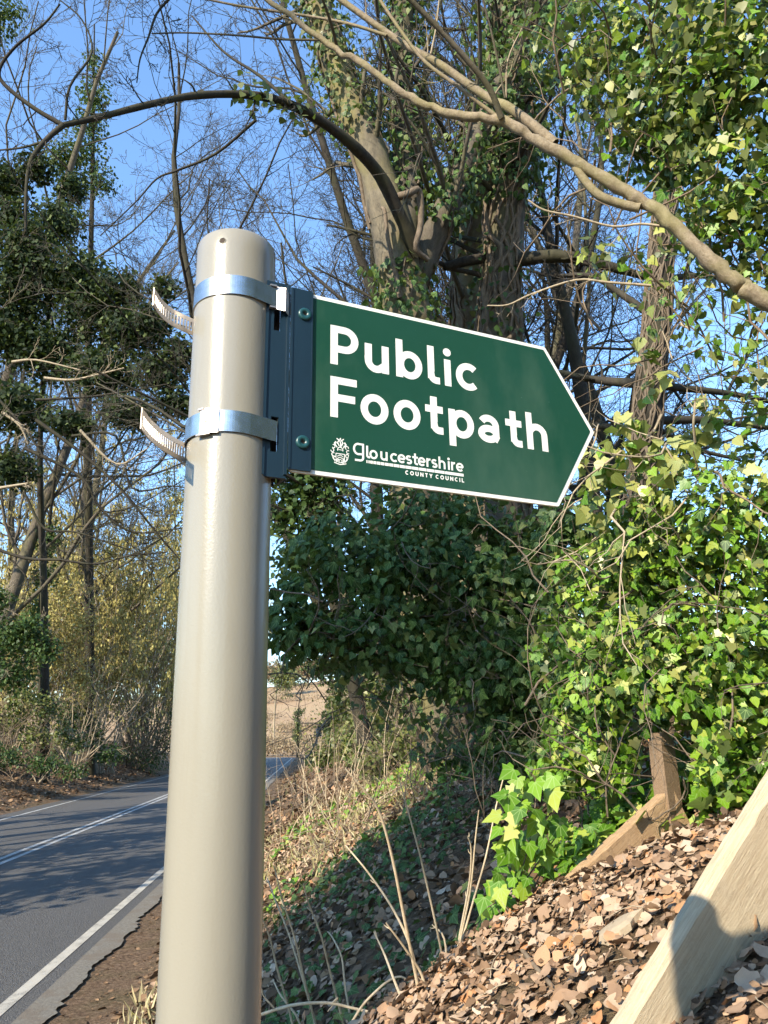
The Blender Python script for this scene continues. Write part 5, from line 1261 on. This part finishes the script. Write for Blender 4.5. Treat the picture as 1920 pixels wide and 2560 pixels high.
def hazel(label, px, t, H, seed, n=4200, stems=26):
    rng = np.random.default_rng(seed); base = L0(px, t); th_ = thing('hazel_bush', base, label, 'shrub', 'hazels across the road'); T = Tubes()
    H = H * SC; n = int(n * 2.0); S = base + rng.normal(0, .35, (stems, 3)) * np.array([1, 1, 0]); D = rng.normal(0, .34, (stems, 3)); D[:, 2] = 1
    pts, rr = grow(S, D, H * rng.uniform(.65, 1.05, stems), np.full(stems, .035), 12, .07, (0, 0, .01), rng, .3); T.add(pts, rr, 5)
    out = branches(T, pts, rr, rng, [dict(k=7, lr=.3, rr=.45, n=5, w=.18, t0=.2, ang=(15, 50), sides=3), dict(k=5, lr=.5, n=4, w=.22, sides=3)], .008); T.build('stems', MAT['twig_pale'], th_, 'stuff')
    q = np.concatenate([o[:, 2:].reshape(-1, 3) for o in out[1:]]); q = q[rng.integers(0, len(q), n)] + rng.normal(0, .10, (n, 3)); v, f, uv = QUADT; cat_ = (v * np.array([.7, 1, 1]), f, uv)
    leaves('catkins', cat_, q, frames(rng.normal(size=(n, 3)) * np.array([1, 1, .2]), np.array([0, 0, -1]) + rng.normal(0, .2, (n, 3))), rng.uniform(.14, .28, n), MAT['catkin'], th_, 'stuff')
    return th_
hA = hazel('golden catkin hung hazel in the middle of the far roadside', 250, 34, 11, 101, 6500, 34)
hB = hazel('golden catkin hung hazel beside the pole across the road', 390, 39, 12, 102, 6000, 32)
for px_, t_, rz_, s_, lab in ((90, 44, 1.0, 1.0, 'golden catkin hung hazel behind the slender ivy trunk'), (20, 37, 2.2, .75, 'low catkin hung hazel at the left edge across the road'), (470, 44, 3.0, 1.15, 'far catkin hung hazel partly hidden by the pole'), (200, 43, 5.2, 1.15, 'taller catkin hung hazel behind the pale bare shrub'), (350, 50, 1.6, 1.2, 'farther catkin hung hazel filling the gap left of the pole')):
    copy_tree(hA if rz_ < 3.5 else hB, L0(px_, t_), rz_, s_, lab)
for px_, B_, lab, sd in ((170, ((150, 1480), (200, 1560), (150, 1640), (210, 1700), (120, 1560)), 'sunlit olive gold willow shrub left of the pale bare shrub', 191), (290, ((280, 1380), (320, 1480), (260, 1560), (310, 1640), (270, 1720), (340, 1560)), 'sunlit olive gold willow shrub in the middle across the road', 192), (410, ((400, 1430), (430, 1540), (390, 1620), (430, 1700), (400, 1330)), 'sunlit olive gold willow shrub against the pole', 193)):
    b = L0(px_, LT(px_) + .5); SC = 1.0; tq = LT(px_) + .5; k_ = tq / 30
    foliage_tree('willow_shrub', lab, b, [WB(a_, c_, tq, .95 * k_, .8 * k_, 1.0 * k_) for a_, c_ in B_], 3800, (.07 * k_, .15 * k_), 'catkin', sd, QUADT, None, cat='shrub', group='willows across the road', inner=.02, sticks=22, stick_mat='twig_pale', hang=.6)
b = L0(40, 28); foliage_tree('holly_bush', 'dense dark holly at the left edge across the road', b, [WB(20, 1590, 28, .9, .9, .7), WB(70, 1570, 28, .7, .7, .5), WB(30, 1680, 28, .9, .9, .7), WB(110, 1620, 28, .6), WB(-10, 1500, 28, .6)], 4200, (.09, .16), 'ivy_far', 111, IVYM, None, cat='shrub', sticks=30, stick_mat='twig_pale', inner=.2)
b = L0(90, 25.5); foliage_tree('laurel_bush', 'sunlit olive leaved bush low beside the far verge', b, [WB(60, 1750, 25.5, .55, .5, .4), WB(120, 1770, 25.5, .55, .5, .45), WB(30, 1800, 25.5, .5), WB(160, 1840, 25.5, .4), WB(200, 1860, 25.5, .3), WB(90, 1840, 25.5, .5, .5, .4)], 2600, (.08, .14), 'olive', 112, IVYM, None, cat='shrub', sticks=40, stick_mat='twig_pale', inner=.3)
b = L0(215, 28); foliage_tree('evergreen_shrub', 'small dark evergreen shrub behind the pale bare shrub', b, [WB(180, 1800, 28, .5, .5, .7), WB(230, 1830, 28, .5, .5, .5), WB(150, 1880, 28, .4), WB(270, 1880, 28, .6, .5, .4)], 2200, (.08, .15), 'ivy_far', 113, IVYM, None, cat='shrub', inner=.2)
b = L0(330, 30); foliage_tree('bramble_thicket', 'low dark bramble thicket on the far verge beside the pole', b, [WB(300, 1880, 30, .9, .8, .5), WB(370, 1900, 30, .9, .8, .45), WB(410, 1850, 31, .7, .7, .9), WB(250, 1900, 30, .7, .7, .35), WB(430, 1780, 33, .6, .6, .9), WB(460, 1880, 30, .5, .5, .5), WB(350, 1800, 32, .8, .7, .6)], 5200, (.08, .15), 'ivy_far', 114, QUADT, None, cat='bramble', inner=.15, sticks=26, stick_mat='twig_brown')
b = L0(20, 26); foliage_tree('bramble_thicket', 'low dark bramble thicket at the left edge of the far verge', b, [WB(20, 1890, 26, .8, .7, .35), WB(110, 1910, 26, .7, .6, .3), WB(-40, 1880, 26, .7), WB(180, 1925, 26, .5, .5, .25)], 2600, (.08, .14), 'ivy_far', 115, QUADT, None, cat='bramble', inner=.15, sticks=30, stick_mat='twig_brown')
brush('bare_shrub', 'pale bare branched shrub fanning out across the road', L0(190, 27), 16, 5.6, .04, 'twig_pale', 116, .5, 1, k=(7, 5), area=.25)
brush('bare_shrub', 'reddish brown bare shrub beside the pale shrub across the road', L0(330, 30), 26, 5.4, .036, 'twig_brown', 117, .7, .9, k=(7, 5), area=.7)
brush('bare_shrub', 'small pale leafless sapling at the far road edge', L0(105, 24.5), 4, 2.2, .03, 'twig_pale', 118, .5, 1, k=(6, 5), area=.06)
brush('bare_shrub', 'brown leafless thicket at the left edge across the road', L0(10, 29), 24, 3.4, .02, 'twig_brown', 119, .7, .8, k=(7, 4), area=.8)

# woodland along the far roadside beside and behind the viewer; it shades the road
def shade_tree(name, label, x, y, H, blobs, n, size, mat, seed, bare=True):
    base = GT(x, y)
    B = [(x + dx, y + dy, base[2] + z, rx, ry, rz) for dx, dy, z, rx, ry, rz in blobs]
    th_ = foliage_tree(name, label, base, B, n, size, mat, seed, QUADT, [base, base + np.array([.1, 0, H * .4]), base + np.array([-.1, .1, H * .9])], .3, group='woodland shading the road', inner=.1)
    return th_
shade_tree('ivy_tower_tree', 'tall ivy smothered trunk across the road behind the viewer', -9.3, -8.2, 18, [(0, 0, 2, 1.2, 1.2, 2.2), (0, 0, 5, 1.45, 1.45, 2.4), (.1, 0, 8, 1.5, 1.5, 2.2), (0, 0, 10.8, 1.45, 1.45, 2.0), (0, 0, 13.6, 1.35, 1.35, 2.0), (0, 0, 16, 1.0, 1.0, 1.7)], 12000, (.2, .36), 'ivy_far', 121)
for i, (x, y, H, z0, w, n, lab) in enumerate(((-10.6, 5.0, 13, 5.0, 1.5, 1500, 'ivy clad tree leaning over the near left of the road'), (-11.4, 9.6, 13, 4.4, 1.5, 1700, 'ivy clad tree shading the middle of the road'), (-12.0, 14.2, 14, 6.2, 1.5, 1600, 'high crowned ivy clad tree outside the left edge'), (-12.6, 18.6, 11, 3.8, 1.2, 1400, 'ivy clad tree just outside the left edge'))):
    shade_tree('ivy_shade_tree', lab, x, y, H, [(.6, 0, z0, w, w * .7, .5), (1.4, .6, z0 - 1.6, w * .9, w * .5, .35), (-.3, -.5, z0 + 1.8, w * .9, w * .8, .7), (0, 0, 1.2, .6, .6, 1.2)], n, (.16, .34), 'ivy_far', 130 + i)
    bare_tree('roadside_bare_tree', 'leafless ' + lab.replace('ivy clad ', '').replace('high crowned ', 'high '), GT(x - .8, y + 1.8), H, .16, 140 + i, 'bark_grey', (.12, 0, 0), (10, 6, 4), .5, .2, .012, None, 'woodland shading the road')
# unseen trees added on the bank to hold back skylight from the right
for i, (x, y, z0, w, lab) in enumerate(((4.6, -1.2, 3.0, 1.9, 'unseen ivy clad tree added beside the viewer to block skylight'), (4.8, -4.6, 3.4, 2.1, 'unseen ivy clad tree added behind the viewer to block skylight'), (6.6, 1.8, 3.6, 2.0, 'unseen ivy clad tree added up the bank to block skylight'), (4.4, -8.5, 3.0, 2.2, 'unseen ivy clad tree added well behind the viewer to block skylight'))):
    shade_tree('added_bank_tree', lab, x, y, 9, [(0, 0, z0, w, w, 1.4), (-.4, .5, z0 - 1.8, w * .9, w * .9, 1.2), (.3, -.3, z0 + 2.2, w * .8, w * .8, 1.3), (0, 0, .9, 1.2, 1.2, .9)], 2600, (.16, .32), 'ivy_far', 170 + i)

# ------------------------------------------------------------------ the far end: pole, field edge, hill trees
b = P0(684, 112); tp = thing('telegraph_pole', b, 'tall bare wooden telegraph pole at the far bend', 'pole')
T = Tubes(); T.poly([b - np.array([0, 0, .4]), b + np.array([0, 0, 4]), W(691, 1720, 112)], .17, .12, 8); T.build('shaft', MAT['twig_pale'], tp)
tp_top = W(691, 1722, 112); mb = MB(); mb.box(tp_top + np.array([-.55, -.06, -.25]), tp_top + np.array([.55, .06, -.13])); mk('crossarm', mb.v, mb.f, MAT['twig_brown'], tp)
b = P0(792, 62); fs = thing('far_signpost', b, 'tiny grey signpost beside the far bend', 'signpost')
zt_ = W(792, 1822, 62); T = Tubes(); T.poly([b - np.array([0, 0, .2]), (b + zt_) / 2, zt_], .06, .06, 8); T.build('post', simple('grey_steel_post', (.28, .29, .32), .5, .3), fs)
mb = MB(); mb.box(zt_ + np.array([.05, -.03, -.16]), zt_ + np.array([.9, .03, .22])); mb.box(zt_ + np.array([.05, -.03, -.6]), zt_ + np.array([.4, .03, -.3])); mk('plate', mb.v, mb.f, MAT['bracket'], fs)
b = P0(745, 84); foliage_tree('ivy_stump_tree', 'small ivy covered tree standing at the far bend', b, [WB(742, 1835, 84, .5, .5, .9), WB(744, 1800, 84, .4, .4, .9), WB(748, 1780, 84, .6, .5, .3)], 900, (.14, .24), 'olive', 151, QUADT, [b, W(744, 1800, 84), W(750, 1765, 84)], .2, sticks=8, inner=.2)
b = P0(720, 100); foliage_tree('far_hedge', 'low brown hedge along the edge of the far field', b, [WB(610, 1868, 100, 4, 2, .9), WB(680, 1866, 100, 3, 2, 1.0), WB(730, 1864, 98, 3, 2, 1.1), WB(790, 1860, 92, 3, 2, 1.5), WB(840, 1850, 84, 2.5, 2, 1.7)], 3600, (.2, .4), 'far_twigs', 152, QUADT, None, cat='hedge', inner=.2, sticks=15, stick_mat='twig_brown', hang=0)
fd = [(620, 1745, 260), (655, 1735, 270), (690, 1740, 255), (735, 1730, 265), (770, 1745, 250), (800, 1740, 260), (590, 1740, 280), (850, 1740, 260), (710, 1790, 220), (560, 1750, 270), (500, 1760, 280)]
names = ['first', 'second', 'third', 'fourth', 'fifth', 'sixth', 'seventh', 'eighth', 'ninth', 'tenth', 'eleventh']
for i, (px, py, t) in enumerate(fd):
    b = P0(px, t); top = W(px, py - 20, t); H = max(10.0, top[2] - b[2])
    lab = {0: 'bare brown tree on the far hill beside the pole', 1: 'round topped bare tree on the far hill left of the telegraph pole', 2: 'bare tree rising behind the telegraph pole on the far hill', 3: 'tallest reddish bare tree on the far hilltop', 4: 'bare tree on the far hill near the yew', 5: 'bare hilltop tree half hidden by the yew', 6: 'far hill tree hidden behind the post', 7: 'far hill tree behind the winter hedge', 8: 'dark bushy tree half way down the far hill', 9: 'far hill tree beyond the left side of the post', 10: 'far hill tree glimpsed left of the post'}[i]
    k = H / 11; B = [(b[0] + dx * k, b[1], b[2] + z * k, r_ * k, r_ * k, q * k) for dx, z, r_, q in ((0, 7.5, 3.4, 2.8), (-2.4, 5.5, 2.4, 2.4), (2.3, 5.8, 2.6, 2.4), (0, 4.0, 2.6, 2.2))]
    foliage_tree('far_tree', lab, b, B, 2200, (.4, .9), 'far_twigs' if i != 8 else 'olive', 160 + i, QUADT, [b - np.array([0, 0, .3]), b + np.array([.1, 0, H * .4]), b + np.array([0, 0, H * .85])], .3, 'twig_brown', 'tree', 'trees on the far hill', .05, 12, .0, 'twig_brown', 0)
rg = np.random.default_rng(180); names_ = ('beside the telegraph pole', 'below the hilltop trees', 'half way up the slope', 'under the dark bushy tree', 'near the far signpost', 'at the top of the field')
for i, (px, t, w, h) in enumerate(((640, 130, 7, 1.6), (700, 205, 16, 2.6), (760, 150, 8, 1.8), (720, 240, 20, 3.0), (800, 120, 7, 2.2), (600, 170, 12, 2.4))):
    b = P0(px, t); foliage_tree('hill_scrub', 'brown scrub patch on the far hill ' + names_[i], b, [(b[0] + dx * w * .5, b[1] + dx * 3, b[2] + h * .4, w * .38, 3, h * (.6 + .3 * math.sin(dx * 7 + i))) for dx in (-1, -.5, 0, .5, 1)], 1600, (.2, .5), 'far_twigs', 181 + i, QUADT, None, cat='shrub', group='scrub on the far hill', inner=.1, sticks=5, stick_mat='twig_brown', hang=0)
